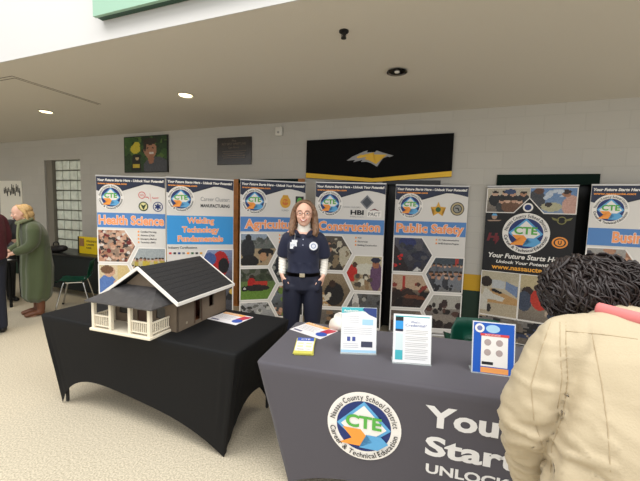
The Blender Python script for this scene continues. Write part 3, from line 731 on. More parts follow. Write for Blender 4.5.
def on(T, A, u, v): return T+Vector((math.cos(A)*u-math.sin(A)*v, math.sin(A)*u+math.cos(A)*v, 0))
TT = H+.0065
# ------------------------------------------------------------------ model house
hs = empty('model_house', on(T1O, T1A, 1.215, -.055)+Vector((0, 0, TT)), T1A+math.radians(2.6), 'wooden scale model house with black roof and white railed porch on the black table', 'model house')
TAUPE = mat('model_siding', (112, 98, 82), .75, var=.06, scale=30)
CREAM = mat('model_cream_wood', (228, 218, 196), .6)
WTRIM = mat('model_white_trim', (232, 228, 220), .55)
SHING = mat('model_shingles', (34, 33, 34), .8, bump=.5, scale=120, var=.25)
bm = bmesh.new()
x0, x1, y0, y1, wh = -.510, .055, .19, .775, .222
# side walls with openings in the right one (door and window cut through)
def hwall(bm, axis, c, t, a0, a1, z1, holes):
    zs = sorted({0, z1, *[h[2] for h in holes], *[h[3] for h in holes]}); xs = sorted({a0, a1, *[h[0] for h in holes], *[h[1] for h in holes]})
    for a, b in zip(xs, xs[1:]):
        for z, w_ in zip(zs, zs[1:]):
            if any(h[0] <= (a+b)/2 <= h[1] and h[2] <= (z+w_)/2 <= h[3] for h in holes): continue
            if axis == 'x': box(bm, c, c+t, a, b, z, w_)
            else: box(bm, a, b, c, c+t, z, w_)
hwall(bm, 'x', x1-.012, .012, y0, y1, wh, [(.37, .445, .025, .195), (.545, .605, .09, .195)])
hwall(bm, 'x', x0, .012, y0, y1, wh, [(.40, .46, .10, .19)])
hwall(bm, 'y', y0, .012, x0, x1, wh, [(-.30, -.22, .02, .17), (-.47, -.39, .08, .16), (-.13, -.05, .08, .16)])
hwall(bm, 'y', y1-.012, .012, x0, x1, wh, [])
for yy in (y0-.004, y1-.012):       # gables
    a = [bm.verts.new((x, yy, z)) for x, z in ((x0, wh), (x1, wh), (-.228, .425))]; b = [bm.verts.new((v.co.x, yy+.012, v.co.z)) for v in a]
    bm.faces.new(a); bm.faces.new(b[::-1])
    for i in range(3): bm.faces.new((a[i], b[i], b[(i+1) % 3], a[(i+1) % 3]))
obj('walls', bm, TAUPE, hs)
obj('inner_floor', B(x0+.012, x1-.012, y0+.012, y1-.012, 0, .012), mat('model_floor_wood', (140, 84, 50), .6), hs)
obj('inner_partition', B(-.05, -.042, y0+.02, y1-.02, .012, .2), mat('model_inner_brown', (86, 44, 30), .7), hs)
# main roof
def slope(bm, xa, za, xb, zb, ya, yb, t=.012):
    v = [bm.verts.new(p) for p in ((xa, ya, za), (xb, ya, zb), (xb, yb, zb), (xa, yb, za), (xa, ya, za+t), (xb, ya, zb+t), (xb, yb, zb+t), (xa, yb, za+t))]
    for f in ((0, 3, 2, 1), (4, 5, 6, 7), (0, 1, 5, 4), (1, 2, 6, 5), (2, 3, 7, 6), (3, 0, 4, 7)): bm.faces.new([v[i] for i in f])
ex0, ex1, ry0, ry1, rz0, rz1, rx = -.565, .110, .135, .80, .218, .436, -.228
bm = bmesh.new(); slope(bm, ex0, rz0, rx, rz1, ry0, ry1); slope(bm, ex1, rz0, rx, rz1, ry0, ry1)
for k in range(1, 9):
    t = k/9
    for sx_, e_ in ((1, ex1), (-1, ex0)):
        xx = rx+(e_-rx)*t; zz = rz1+(rz0-rz1)*t+.0135
        tube(bm, [(xx, ry0+.004, zz-.002), (xx, ry1-.004, zz-.002)], .0022, 5, cap=0)
obj('roof', bm, SHING, hs)
bm = bmesh.new()
for e_ in (ex0, ex1):
    slope(bm, e_, rz0-.008, rx, rz1-.008, ry0-.012, ry0, .024); slope(bm, e_, rz0-.008, rx, rz1-.008, ry1, ry1+.012, .024)
box(bm, ex1, ex1+.008, ry0-.012, ry1+.012, rz0-.008, rz0+.016); box(bm, ex0-.008, ex0, ry0-.012, ry1+.012, rz0-.008, rz0+.016)
obj('white_roof_trim', bm, WTRIM, hs)
# porch
obj('porch_floor', B(-.530, 0, 0, .195, 0, .018, bev=.003), CREAM, hs)
for x in (-.510, -.355, -.185, -.022):
    obj('porch_post', B(x-.010, x+.012, .012, .034, .018, .213), CREAM, hs)
for x in (-.510,): obj('porch_post', B(x-.010, x+.012, .16, .182, .018, .213), CREAM, hs)
def rail(xa, ya, xb, yb):
    bm = bmesh.new(); A = Vector((xa, ya)); Bq = Vector((xb, yb)); n = max(4, int((Bq-A).length/.015))
    hor = abs(xb-xa) > abs(yb-ya)
    for z0_, z1_ in ((.032, .040), (.102, .112)):
        if hor: box(bm, xa, xb, ya-.005, ya+.005, z0_, z1_)
        else: box(bm, xa-.005, xa+.005, ya, yb, z0_, z1_)
    for i in range(n):
        p = A+(Bq-A)*((i+.5)/n); box(bm, p.x-.0028, p.x+.0028, p.y-.0028, p.y+.0028, .04, .102)
    obj('porch_railing', bm, CREAM, hs)
rail(-.498, .023, -.366, .023); rail(-.173, .023, -.034, .023); rail(-.012, .036, -.012, .185); rail(-.510, .036, -.510, .16)
bm = bmesh.new()      # hipped porch roof
zc, zt = .215, .303
b4 = [(-.545, -.02, zc), (.035, -.02, zc), (.035, .20, zc), (-.545, .20, zc)]; t4 = [(-.40, .18, zt), (-.11, .18, zt)]
vb = [bm.verts.new(p) for p in b4]; vl = [bm.verts.new((p[0], p[1], p[2]-.008)) for p in b4]; vt = [bm.verts.new(p) for p in t4]; v5 = bm.verts.new((-.11, .20, zt)); v6 = bm.verts.new((-.40, .20, zt))
bm.faces.new((vb[0], vb[1], vt[1], vt[0])); bm.faces.new((vb[1], vb[2], v5, vt[1])); bm.faces.new((vb[3], vb[0], vt[0], v6)); bm.faces.new((vt[0], vt[1], v5, v6)); bm.faces.new((vb[2], vb[3], v6, v5))
for i in range(4): bm.faces.new((vl[i], vl[(i+1) % 4], vb[(i+1) % 4], vb[i]))
bm.faces.new(vl[::-1])
obj('porch_roof', bm, mat('porch_roof_slate', (72, 70, 70), .30, var=.2, scale=25), hs)
obj('front_door', B(-.298, -.222, .196, .202, .02, .168), mat('model_door', (70, 44, 34), .5), hs)
for x in (-.47, -.13): obj('front_window', B(x+.002, x+.078, .196, .2, .082, .158), mat('model_glass', (30, 32, 36), .15), hs)
bm = bmesh.new(); box(bm, x1, x1+.004, .365, .375, .015, .195); box(bm, x1, x1+.004, .445, .455, .015, .195); box(bm, x1, x1+.004, .365, .455, .195, .203)
obj('side_door_frame', bm, mat('model_brown', (84, 64, 50), .6), hs)
obj('wall_outlet', B(x1, x1+.003, .275, .29, .035, .05), mat('outlet_tan', (168, 156, 136), .5), hs)

# ------------------------------------------------------------------ things on the tables
def flyer(quad, T, A, label, seed):
    c = sum((Vector(q) for q in quad), Vector((0, 0)))/4
    ax = ((Vector(quad[1])-Vector(quad[0]))+(Vector(quad[2])-Vector(quad[3])))/2
    a = math.atan2(ax.y, ax.x); w, h = .285, .215
    e = empty('flyer', on(T, A, c.x, c.y)+Vector((0, 0, TT)), A+a, label, 'flyer')
    bm = bmesh.new(); n = 12
    top_, bot = [], []
    for i in range(n+1):
        for j in (0, 1):
            x = -w/2+w*i/n; y = -h/2+h*j; z = .0012+.004*abs(math.sin(i/n*PI*1.0+.3*j))*0
            top_.append(bm.verts.new((x, y, z+.0012))); bot.append(bm.verts.new((x, y, z-.001)))
    for i in range(n):
        q = 2*i
        bm.faces.new((top_[q], top_[q+2], top_[q+3], top_[q+1])); bm.faces.new((bot[q], bot[q+1], bot[q+3], bot[q+2]))
        bm.faces.new((top_[q], bot[q], bot[q+2], top_[q+2])); bm.faces.new((top_[q+1], top_[q+3], bot[q+3], bot[q+1]))
    bm.faces.new((top_[0], top_[1], bot[1], bot[0])); bm.faces.new((top_[-2], bot[-2], bot[-1], top_[-1]))
    obj('paper', bm, mat('glossy_paper', (232, 228, 228), .35), e)
    mp = plane_map(Matrix.Translation((0, 0, .0026)), .0005)
    pr('orange_strip', [[(-w/2+.004, h/2-.045), (.06, h/2-.045), (.075, h/2-.004), (-w/2+.004, h/2-.004)]], mat('flyer_orange', (238, 168, 70), .4), mp, 1, e)
    pr('red_patch', [[(.055, -.005), (.12, -.005), (w/2-.004, .05), (w/2-.004, h/2-.01), (.07, h/2-.025)]], mat('flyer_red', (180, 50, 70), .4), mp, 1, e)
    pr('blue_patch', [disc(.095, -.035, .042, 20, .040)], mat('flyer_blue', (52, 84, 170), .4), mp, 2, e)
    text('flyer_heading', [('CTE PATHWAYS', -w/2+.02, h/2-.036, .14, .022)], W_, mp, 2, e, bold=.02)
    pr('text_lines', [rc(-.12, .03-.022*i, .03-.01*(i % 3), .033-.022*i) for i in range(4)], GREYT, mp, 1, e)
    pr('dark_caption', [rc(-.125, -.09, -.05, -.068)], mat('flyer_slate', (90, 90, 120), .4), mp, 1, e)
    return e
flyer([(1.254, .467), (1.582, .419), (1.542, .662), (1.229, .676)], T1O, T1A, 'orange and white flyer lying on the black table beside the model house', 1)
flyer([(.037, .559), (.308, .427), (.343, .638), (.056, .753)], T2O, T2A, 'orange and white flyer lying on the grey table by its rear left corner', 2)
# rack cards: a small stack
c = (.212, .275); ang = math.radians(-9)+PI/2*0
rk = empty('card_stack', on(T2O, T2A, *c)+Vector((0, 0, TT)), T2A+math.radians(12), 'small stack of blue topped yellow cards on the grey table in front of the flyer', 'cards')
rn = random.Random(5); bm = bmesh.new()
for i in range(7):
    R_ = Matrix.Rotation(rn.uniform(-.05, .05), 4, 'Z') @ Matrix.Translation((rn.uniform(-.003, .003), rn.uniform(-.004, .004), 0))
    box(bm, -.058, .058, -.122, .122, .0024*i, .0024*i+.002, M=R_)
obj('cards', bm, mat('card_yellow', (206, 200, 96), .45), rk)
mp = plane_map(Matrix.Translation((0, 0, .0170)), .0006)
pr('card_face', [rc(-.055, -.092, .055, .119)], W_, mp, 1, rk)
pr('blue_heading', [rc(-.055, .062, .055, .119)], mat('card_blue', (60, 92, 180), .45), mp, 2, rk)
text('card_lettering', [('CTE', -.03, .078, .06, .022)], W_, mp, 3, rk, bold=.02)
pr('card_boxes', [rc(-.045, .01, -.008, .035), rc(.008, .01, .045, .035), rc(-.045, -.04, -.008, -.01), rc(.008, -.04, .045, -.01)], mat('card_pale_green', (206, 218, 170), .5), mp, 2, rk)
pr('card_lines', [rc(-.045, -.075, .0, -.065), rc(.005, -.07, .04, -.062)], GREYT, mp, 2, rk)
# tape dispenser
td = empty('tape_dispenser', on(T2O, T2A, .36, .665)+Vector((0, 0, TT)), T2A+math.radians(-20), 'chunky white tape dispenser at the back edge of the grey table', 'tape dispenser')
bm = bmesh.new(); prof = [(-.07, 0), (.08, 0), (.085, .03), (.07, .06), (.03, .09), (-.02, .10), (-.06, .075), (-.075, .03)]
a = [bm.verts.new((x, -.035, z)) for x, z in prof]; b = [bm.verts.new((x, .035, z)) for x, z in prof]
bm.faces.new(a); bm.faces.new(b[::-1])
for i in range(len(prof)): bm.faces.new((a[i], b[i], b[(i+1) % len(prof)], a[(i+1) % len(prof)]))
bmesh.ops.bevel(bm, geom=list(bm.edges), offset=.006, segments=2, affect='EDGES')
obj('dispenser_body', bm, mat('ivory_plastic', (228, 222, 208), .4), td, True)
bm = bmesh.new(); cyl(bm, (.0, 0, .088), .042, .03, 28, 'y'); obj('tape_roll', bm, mat('tape_white', (236, 232, 224), .4), td)
bm = bmesh.new(); box(bm, .075, .095, -.014, .014, .05, .064); obj('cutter', bm, MATS['brushed_steel'], td)

# sign holders
def holder(u, v, a, label, art, w=.222, h=.285):
    e = empty('sign_holder', on(T2O, T2A, u, v)+Vector((0, 0, TT)), T2A+a, label, 'sign holder')
    lean = Matrix.Rotation(math.radians(-9), 4, 'X')
    obj('acrylic_back', B(-w/2, w/2, 0, .003, .004, h, M=lean), mat('clear_acrylic', (225, 232, 232), .08, trans=.6), e)
    obj('acrylic_foot', B(-w/2, w/2, -.012, .075, 0, .0035), MATS['clear_acrylic'], e)
    obj('sheet', B(-w/2+.003, w/2-.003, -.0015, 0, .005, h-.003, M=lean), mat('sheet_white', (236, 236, 236), .35), e)
    M2 = lean @ Matrix.Translation((0, -.002, 0)) @ Matrix.Rotation(PI/2, 4, 'X')
    mp = plane_map(M2, .0007)
    art(e, mp, w/2-.003, h-.003)
def art1(e, mp, a, h):
    pr('teal_header', [[(-a, h), (a, h), (a, h-.035), (.02, h-.02), (-a, h-.035)]], TEAL, mp, 1, e)
    pr('navy_swoosh', [[(.03, h), (a, h), (a, h-.06), (.06, h-.04), (.02, h-.01)]], mat('swoosh_navy', (40, 60, 120), .5), mp, 2, e)
    text('sheet_heading', [('Academics', -a+.012, h-.026, .09, .014)], W_, mp, 3, e, bold=.02)
    pr('pale_blue_box', [rc(.02, h-.105, .088, h-.07)], PALEB, mp, 1, e)
    pr('blue_icons', [rc(-.072, h-.205, -.052, h-.178), rc(-.040, h-.205, -.020, h-.178)], mat('icon_blue', (70, 84, 150), .5), mp, 1, e)
    pr('dark_box', [rc(.015, h-.24, .085, h-.205)], mat('icon_slate', (60, 64, 84), .5), mp, 1, e)
    pr('pale_footer', [rc(-a, .008, a, .024)], PALEB, mp, 1, e)
    pr('text_lines', [rc(-a+.012, h-.055-.012*i, .0, h-.0525-.012*i) for i in range(4)]+[rc(-a+.012, h-.125-.012*i, .08, h-.1225-.012*i) for i in range(4)]+[rc(-a+.012, h-.222-.011*i, 0, h-.2195-.011*i) for i in range(3)], mat('faint_grey', (180, 182, 190), .5), mp, 1, e)
def art2(e, mp, a, h):
    pr('teal_strip', [rc(-a+.008, h-.014, a-.01, h-.008)], TEAL, mp, 1, e)
    pr('photo_block', [rc(-a+.01, h-.038, -a+.055, h-.014)], INK, mp, 2, e)
    pr('blue_block', [rc(-a+.01, h-.085, -a+.055, h-.038)], BRIGHT, mp, 2, e)
    pr('navy_block', [rc(-a+.01, h-.098, -a+.055, h-.085)], NAVY, mp, 2, e)
    text('sheet_heading', [("What's a", -.01, h-.048, .055, .013), ('Credential?', -.04, h-.068, .12, .015)], mat('heading_blue', (60, 90, 160), .5), mp, 1, e)
    pr('text_lines', [rc(-.04, h-.092-.010*i-.006*(i//3), .09-.012*(i % 3 == 2), h-.089-.010*i-.006*(i//3)) for i in range(15)], mat('faint_warm_grey', (186, 186, 186), .5), mp, 1, e)
    pr('side_column', [rc(-a+.012, .075, -a+.055, h-.11)], mat('faint_teal', (206, 222, 224), .5), mp, 1, e)
    pr('teal_footer', [rc(-a+.012, .02, -a+.055, .075)], TEAL, mp, 1, e)
def art3(e, mp, a, h):
    pr('blue_ground', [rc(-a+.004, .004, a-.004, h-.004)], mat('poster_blue', (36, 92, 186), .4), mp, 1, e)
    pr('round_seal', [disc(-a+.035, h-.035, .025, 30)], W_, mp, 2, e); pr('seal_mark', [disc(-a+.035, h-.035, .014, 20)], mat('seal_slate', (110, 120, 170), .5), mp, 3, e)
    pr('pale_cloud', [disc(-.005, h-.035, .036, 24, .022)], PALEB, mp, 2, e)
    pr('white_panel', [rc(-a+.045, .04, a-.035, h-.065)], W_, mp, 2, e)
    pr('red_heading', [rc(-a+.04, h-.076, a-.03, h-.062)], mat('heading_red', (214, 70, 70), .5), mp, 3, e)
    text('red_heading_letters', [('SIGN UP NOW', -.045, h-.073, .08, .008)], W_, mp, 4, e)
    pr('grey_pictures', [disc(-.03, h-.11, .018, 18), disc(.03, h-.11, .018, 18), disc(-.03, h-.165, .018, 18), disc(.03, h-.165, .018, 18)], mat('picture_grey', (176, 160, 156), .5), mp, 3, e)
    pr('dark_caption', [rc(-a+.05, .05, .0, .066)], INK, mp, 3, e)
    pr('orange_footer', [rc(-a+.045, .006, a-.03, .035)], mat('footer_orange', (238, 160, 90), .5), mp, 2, e)
holder(.555, .285, math.radians(13), 'clear sign holder with a pale blue sheet, left of the three on the grey table', art1)
holder(.872, .245, math.radians(8), 'clear sign holder with a Credential sheet, middle of the three on the grey table', art2)
holder(1.305, .25, math.radians(1), 'clear sign holder with a bright blue poster beside the cream jacket sleeve', art3)

# ------------------------------------------------------------------ plastic chairs
GP = mat('green_plastic', (16, 92, 72), .4)
CHR = mat('chair_chrome', (190, 190, 188), .2, 1)
def chair(loc, rz, label):
    """faces +x; backrest at -x"""
    e = empty('stacking_chair', loc, rz, label, 'chair', 'green plastic stacking chairs')
    prof = [(.22, .415), (.215, .44), (.16, .447), (.05, .432), (-.08, .425), (-.15, .44), (-.19, .48), (-.215, .56), (-.235, .66), (-.255, .76)]
    wd = [.20, .215, .22, .22, .22, .215, .21, .205, .20, .165]
    bm = bmesh.new(); n = 14; G = []
    for (x, z), w_ in zip(prof, wd):
        row = []
        for i in range(n+1):
            y = -w_+2*w_*i/n; c_ = (abs(y)/w_)**3
            row.append(bm.verts.new((x+(.03*c_ if z > .5 else 0), y, z+(.02*c_ if z < .5 else -.02*c_))))
        G.append(row)
    for j in range(len(G)-1):
        for i in range(n):
            if j == 6 and 4 <= i <= 9: continue          # hand slot low in the back
            bm.faces.new((G[j][i], G[j][i+1], G[j+1][i+1], G[j+1][i]))
    bmesh.ops.solidify(bm, geom=bm.faces[:], thickness=.009)
    me = bpy.data.meshes.new('shell'); bmesh.ops.recalc_face_normals(bm, faces=bm.faces); bm.to_mesh(me); bm.free()
    link('seat_shell', me, GP, e, True)
    for sx_ in (1, -1):
        for sy in (1, -1):
            bm = bmesh.new(); tube(bm, [(.10*sx_, .12*sy, .425), (.13*sx_, .17*sy, .40), (.22*sx_, .22*sy, .012)], .0125, 10, sub=4)
            l = obj('leg', bm, CHR, e, True)
            bm = bmesh.new(); cyl(bm, (.222*sx_, .221*sy, .012), .016, .024, 12); obj('foot_glide', bm, mat('rubber_black', (20, 20, 20), .7), l)
    bm = bmesh.new(); box(bm, -.12, .12, -.13, .13, .405, .418); obj('seat_frame', bm, CHR, e)
    return e
chair((-3.82, 5.23, 0), math.radians(205), 'green plastic chair behind the black table, facing the woman in the long coat')
chair((-4.66, 4.28, 0), math.radians(70), 'green plastic chair at the far left beside the person in maroon')
chair((1.41, 3.02, 0), math.radians(76), 'green plastic chair behind the grey table, only its back showing')

# dark tables and yellow board at the back left
def plain_table(name, loc, rz, L, D, label, m):
    t = empty(name, loc, rz, label, 'table')
    obj('tabletop', B(-L/2, L/2, -D/2, D/2, .71, .74, bev=.005), m, t)
    for x in (-L/2+.08, L/2-.08):
        for y in (-D/2+.08, D/2-.08):
            bm = bmesh.new(); tube(bm, [(x, y, .005), (x, y, .71)], .02, 10); obj('leg', bm, mat('black_metal', (24, 24, 24), .4, .6), t)
    obj('modesty_skirt', B(-L/2+.02, L/2-.02, -D/2+.02, -D/2+.03, .12, .71), mat('dark_skirt', (20, 26, 24), .8), t)
    return t
DT = mat('dark_laminate', (34, 34, 34), .4)
plain_table('work_table', (-5.25, 5.05, 0), math.radians(-20), 1.1, .6, 'dark table with white paper beside the woman in the long green coat', DT)
plain_table('wall_table', (-4.45, 6.15, 0), WA, 1.9, .6, 'dark table against the wall below the glass block window', DT)
p = obj('paper_sheet', B(-.22, .22, -.14, .14, 0, .004), mat('plain_paper', (232, 230, 222), .5)); p.location = (-4.93, 5.02, .741); p.rotation_euler = (0, 0, -.3)
tag(p, 'white paper lying on the dark table at the far left', 'paper')
yb = empty('yellow_board', (-4.10, 5.95, .741), WA, 'yellow lettered display board standing on the table below the glass blocks', 'display board')
obj('board_panel', B(-.24, .24, 0, .02, 0, .30), mat('board_yellow', (222, 192, 20), .5), yb)
mp = upright(0, 0, -.0005)
text('board_lettering', [('COLLEGE &', -.05, .21, .26, .03), ('CAREER', -.05, .15, .2, .03), ('FAIR', -.05, .09, .13, .03)], INK, mp, 1, yb, bold=.03)
obj('black_edge', B(-.26, -.24, -.01, .03, 0, .30), mat('edge_black', (20, 20, 18), .5), yb)
obj('small_picture', B(-.225, -.11, -.006, 0, .13, .27), mat('picture_brown', (150, 110, 70), .6), yb)
bg = empty('dark_bag', (-4.75, 6.05, .741), WA, 'low dark bag lying on the table under the glass block window', 'bag')
bm = bmesh.new(); ball(bm, (0, 0, .06), (.22, .13, .06)); ball(bm, (.15, 0, .08), (.1, .09, .06)); link('bag_body', melt(bm, .015, 3), mat('bag_black', (24, 22, 24), .6), bg, True)
bm = bmesh.new(); tube(bm, [(-.08, 0, .10), (-.06, 0, .17), (.05, 0, .18), (.08, 0, .11)], .01, 8, sub=4); obj('bag_handle', bm, mat('bag_black', (24, 22, 24), .6), bg, True)

#PEOPLE
exec_people = True
# ------------------------------------------------------------------ people
def skin(name, rgb): return mat(name, rgb, .5, bump=.03, scale=80)
SKN = skin('skin_fair', (232, 184, 160)); SKN2 = skin('skin_tan', (196, 142, 112))
def hand(bm, wrist, dirv, palmn, side, size=1., curl=.25):
    """palm with four unequal bent fingers and a thumb from the side of the palm"""
    d = Vector(dirv).normalized(); n = Vector(palmn); n = (n-d*n.dot(d)).normalized(); s_ = d.cross(n).normalized()*side
    w = Vector(wrist); S = size
    tube(bm, [w-d*.02, w+d*.015*S, w+d*.05*S, w+d*.085*S], [(.022*S, .018*S), (.028*S, .016*S), (.038*S, .015*S), (.036*S, .013*S)], 12, ref=n)
    for i, (off, ln) in enumerate(((.030, .068), (.010, .078), (-.011, .072), (-.031, .055))):
        a = w+d*.080*S+s_*off*S*.95; L = ln*S
        p1 = a+d*L*.45+n*L*curl*.25; p2 = p1+(d*.8+n*curl*1.4).normalized()*L*.32; p3 = p2+(d*.5+n*curl*2.4).normalized()*L*.26
        tube(bm, [a-d*.02, a, p1, p2, p3], [.0095*S, .0095*S, .009*S, .008*S, .0065*S], 8)
    a = w+d*.02*S+s_*.024*S; p1 = a+(s_*.8+d*.7).normalized()*.035*S; p2 = p1+(s_*.35+d*.9+n*.2).normalized()*.032*S; p3 = p2+(d+n*.2).normalized()*.022*S
    tube(bm, [w+d*.015*S, a, p1, p2, p3], [.012*S, .013*S, .011*S, .010*S, .008*S], 8)

def head(bm, c, R=None, s=1.):
    """head facing -y in its own frame, c at the middle of the skull"""
    R = R or Matrix(); M = Matrix.Translation(c) @ R.to_4x4()
    q = R.to_3x3()
    def P(x, y, z): return M @ Vector((x*s, y*s, z*s))
    ball(bm, P(0, .012, .025), (.074*s, .092*s, .088*s), rot=q)
    ball(bm, P(0, -.022, -.03), (.060*s, .066*s, .078*s), rot=q)
    ball(bm, P(0, -.050, -.082), (.030*s, .026*s, .022*s), rot=q)          # chin
    tube(bm, [P(0, -.082, .012), P(0, -.098, -.012), P(0, -.106, -.026)], [.008*s, .010*s, .012*s], 8)   # nose
    for sd in (1, -1):
        ball(bm, P(.073*sd, .012, -.012), (.010*s, .018*s, .030*s), rot=q)  # ears
        ball(bm, P(.036*sd, -.066, -.025), (.022*s, .018*s, .020*s), rot=q) # cheeks
def face(parent, c, R=None, s=1., smile=True, lens=False):
    R = R or Matrix(); M = Matrix.Translation(c) @ R.to_4x4()
    def P(x, y, z): return M @ Vector((x*s, y*s, z*s))
    bm = bmesh.new()
    for sd in (1, -1): ball(bm, P(.030*sd, -.080, .005), (.0115*s, .007*s, .0065*s), 2, rot=R.to_3x3())
    obj('eyes', bm, mat('eye_white', (228, 222, 216), .3), parent, True)
    bm = bmesh.new()
    for sd in (1, -1): ball(bm, P(.030*sd, -.0855, .005), (.0055*s, .003*s, .0055*s), 2, rot=R.to_3x3())
    obj('irises', bm, mat('iris_dark', (50, 36, 28), .2), parent, True)
    bm = bmesh.new()
    for sd in (1, -1): tube(bm, [P(.014*sd, -.088, .022), P(.030*sd, -.088, .028), P(.047*sd, -.080, .022)], .0028*s, 6, sub=3)
    obj('eyebrows', bm, mat('brow_brown', (96, 66, 46), .7), parent, True)
    bm = bmesh.new()
    if smile:
        tube(bm, [P(-.027, -.083, -.044), P(-.014, -.092, -.053), P(0, -.095, -.056), P(.014, -.092, -.053), P(.027, -.083, -.044)], [(.003*s, .003*s), (.007*s, .005*s), (.009*s, .006*s), (.007*s, .005*s), (.003*s, .003*s)], 8, sub=3)
        obj('lips', bm, mat('lips_rose', (186, 92, 86), .4), parent, True)
        bm = bmesh.new(); tube(bm, [P(-.018, -.0925, -.047), P(0, -.100, -.053), P(.018, -.0925, -.047)], [.002*s, .0045*s, .002*s], 8, sub=4)
        obj('teeth', bm, mat('teeth_white', (240, 236, 228), .3), parent, True)
    else:
        tube(bm, [P(-.020, -.086, -.050), P(0, -.093, -.052), P(.020, -.086, -.050)], [.003*s, .006*s, .003*s], 8, sub=3)
        obj('lips', bm, mat('lips_rose', (186, 92, 86), .4), parent, True)
    if lens:
        bm = bmesh.new()
        for sd in (1, -1):
            pts = [P(.031*sd+.023*math.cos(a), -.099, .004+.017*math.sin(a)) for a in [2*PI*i/16 for i in range(17)]]
            tube(bm, pts, .0017*s, 6, cap=0); tube(bm, [P(.054*sd, -.098, .008), P(.076*sd, -.05, .010), P(.080*sd, .01, .006)], .0016*s, 6)
        tube(bm, [P(-.009, -.100, .006), P(.009, -.100, .006)], .0017*s, 6)
        obj('glasses', bm, mat('glasses_frame', (96, 60, 50), .3), parent, True)

# --- woman standing between the tables
wm = empty('person', (-.150, 3.10, 0), math.radians(-1), 'smiling woman in glasses and navy polo standing between the two tables, hands in pockets', 'person')
HCN = (0, -.008, 1.588)
bm = bmesh.new(); head(bm, HCN, None, 1.07)
tube(bm, [(0, .015, 1.54), (0, .015, 1.47), (0, .02, 1.40)], [.045, .046, .06], 14)
tube(bm, [(0, .02, 1.42), (0, .02, 1.3), (0, .02, 1.1), (0, .02, .98)], [(.13, .075), (.145, .09), (.12, .08), (.15, .09)], 18, ref=(0, 1, 0))
for sd in (1, -1):
    tube(bm, [(.11*sd, .02, 1.40), (.155*sd, .02, 1.36), (.192*sd, .05, 1.16), (.190*sd, -.02, 1.03)], [.04, .040, .033, .024], 12, sub=4)
    tube(bm, [(.09*sd, .02, .98), (.09*sd, .015, .55), (.09*sd, .03, .10)], [.085, .055, .038], 14, sub=3)
    hand(bm, (.188*sd, -.035, 1.015), (-.35*sd, -.05, -1), (-.8*sd, .5, 0), -sd*1.0, .95, .2)
    tube(bm, [(.09*sd, .04, .07), (.10*sd, -.05, .035), (.105*sd, -.12, .03)], [.035, .038, .03], 12)
link('body', melt(bm, .007, 3), SKN, wm, True)
face(wm, HCN, None, 1.07, lens=True)
CRM = mat('cream_knit', (232, 226, 214), .8, bump=.2, scale=200)
bm = bmesh.new(); tube(bm, [(0, .010, 1.505), (0, .012, 1.47), (0, .015, 1.43)], [(.057, .057), (.060, .060), (.075, .07)], 24, ref=(0, 1, 0), sub=4); obj('turtleneck', bm, CRM, wm, True)
for sd in (1, -1):
    bm = bmesh.new(); tube(bm, [(.190*sd, .045, 1.24), (.196*sd, .05, 1.16), (.194*sd, .01, 1.08), (.190*sd, -.022, 1.035)], [.042, .038, .035, .030], 14, sub=4)
    me = melt(bm, .006, 2); wrinkle(me, lambda c, n: .0022*math.sin(c.z*260+c.x*60)); link('sleeve', me, CRM, wm, True)
NP = mat('navy_polo', (20, 26, 52), .7, bump=.1, scale=250, sheen=.1)
bm = bmesh.new()
tube(bm, [(0, .02, 1.425), (0, .02, 1.385), (0, .01, 1.29), (0, .012, 1.18), (0, .012, 1.10), (0, .012, 1.045)], [(.075, .065), (.140, .088), (.158, .110), (.148, .104), (.145, .102), (.160, .110)], 26, ref=(0, 1, 0), sub=3)
for sd in (1, -1):
    tube(bm, [(.08*sd, .02, 1.395), (.145*sd, .02, 1.362), (.180*sd, .035, 1.27), (.192*sd, .045, 1.195)], [(.045, .045), (.056, .058), (.054, .062), (.052, .062)], 16, sub=4)
    ball(bm, (.075*sd, -.045, 1.285), (.07, .055, .07))
me = melt(bm, .009, 4); wrinkle(me, lambda c, n: .004*noise.noise(Vector((c.x*14, c.y*10, c.z*5+c.x*9)))+(.004*math.sin(c.x*70+c.z*14) if c.z < 1.14 else 0))
shirt = link('polo_shirt', me, NP, wm, True)
def surf(o, x, z, off=.002):
    t = BVHTree.FromPolygons([v.co for v in o.data.vertices], [p.vertices for p in o.data.polygons])
    h = t.ray_cast(Vector((x, -2, z)), Vector((0, 1, 0))); return h[0].y-off if h[0] else -.12
def smap(o, off=.0025):
    return lambda x, y, k: Vector((x, surf(o, x, y, off+.0006*k), y))
mp = lambda x, y, k: Vector((x, surf_c-.0008*k, y))
surf_c = surf(shirt, .095, 1.305, .006)
bm = bmesh.new()
pr('shirt_logo', [disc(.095, 1.305, .038, 28)], mat('badge_white', (226, 228, 232), .5), mp, 0, wm); pr('logo_centre', ringp(.095, 1.305, .016, .022, 20), mat('badge_blue', (110, 130, 180), .5), mp, 1, wm)
surf_c = surf(shirt, -.085, 1.32, .008)
pr('name_badge', [rc(-.115, 1.275, -.055, 1.335), rc(-.10, 1.335, -.05, 1.355)], MATS['badge_white'], mp, 0, wm)
text('badge_lettering', [('CTE', -.108, 1.30, .04, .014)], mat('badge_grey_text', (130, 140, 170), .5), mp, 1, wm)
bm = bmesh.new(); tube(bm, [(-.075, surf_c, 1.355), (-.07, surf_c-.0, 1.41)], .003, 6); obj('badge_clip', bm, MATS['brushed_steel'], wm)
bm = bmesh.new()
for sd in (1, -1):
    v = [bm.verts.new(p) for p in ((.012*sd, -.090, 1.385), (.075*sd, -.088, 1.395), (.085*sd, -.035, 1.44), (.064*sd, -.050, 1.445), (.05*sd, -.068, 1.435))]; bm.faces.new(v)
bmesh.ops.solidify(bm, geom=bm.faces[:], thickness=.004); obj('polo_collar', bm, NP, wm)
bm = bmesh.new(); 
for z in (1.36, 1.31): ball(bm, (0, surf(shirt, 0, z, .001), z), (.006, .003, .006), 2)
obj('buttons', bm, mat('button_pale', (170, 176, 196), .4), wm, True)
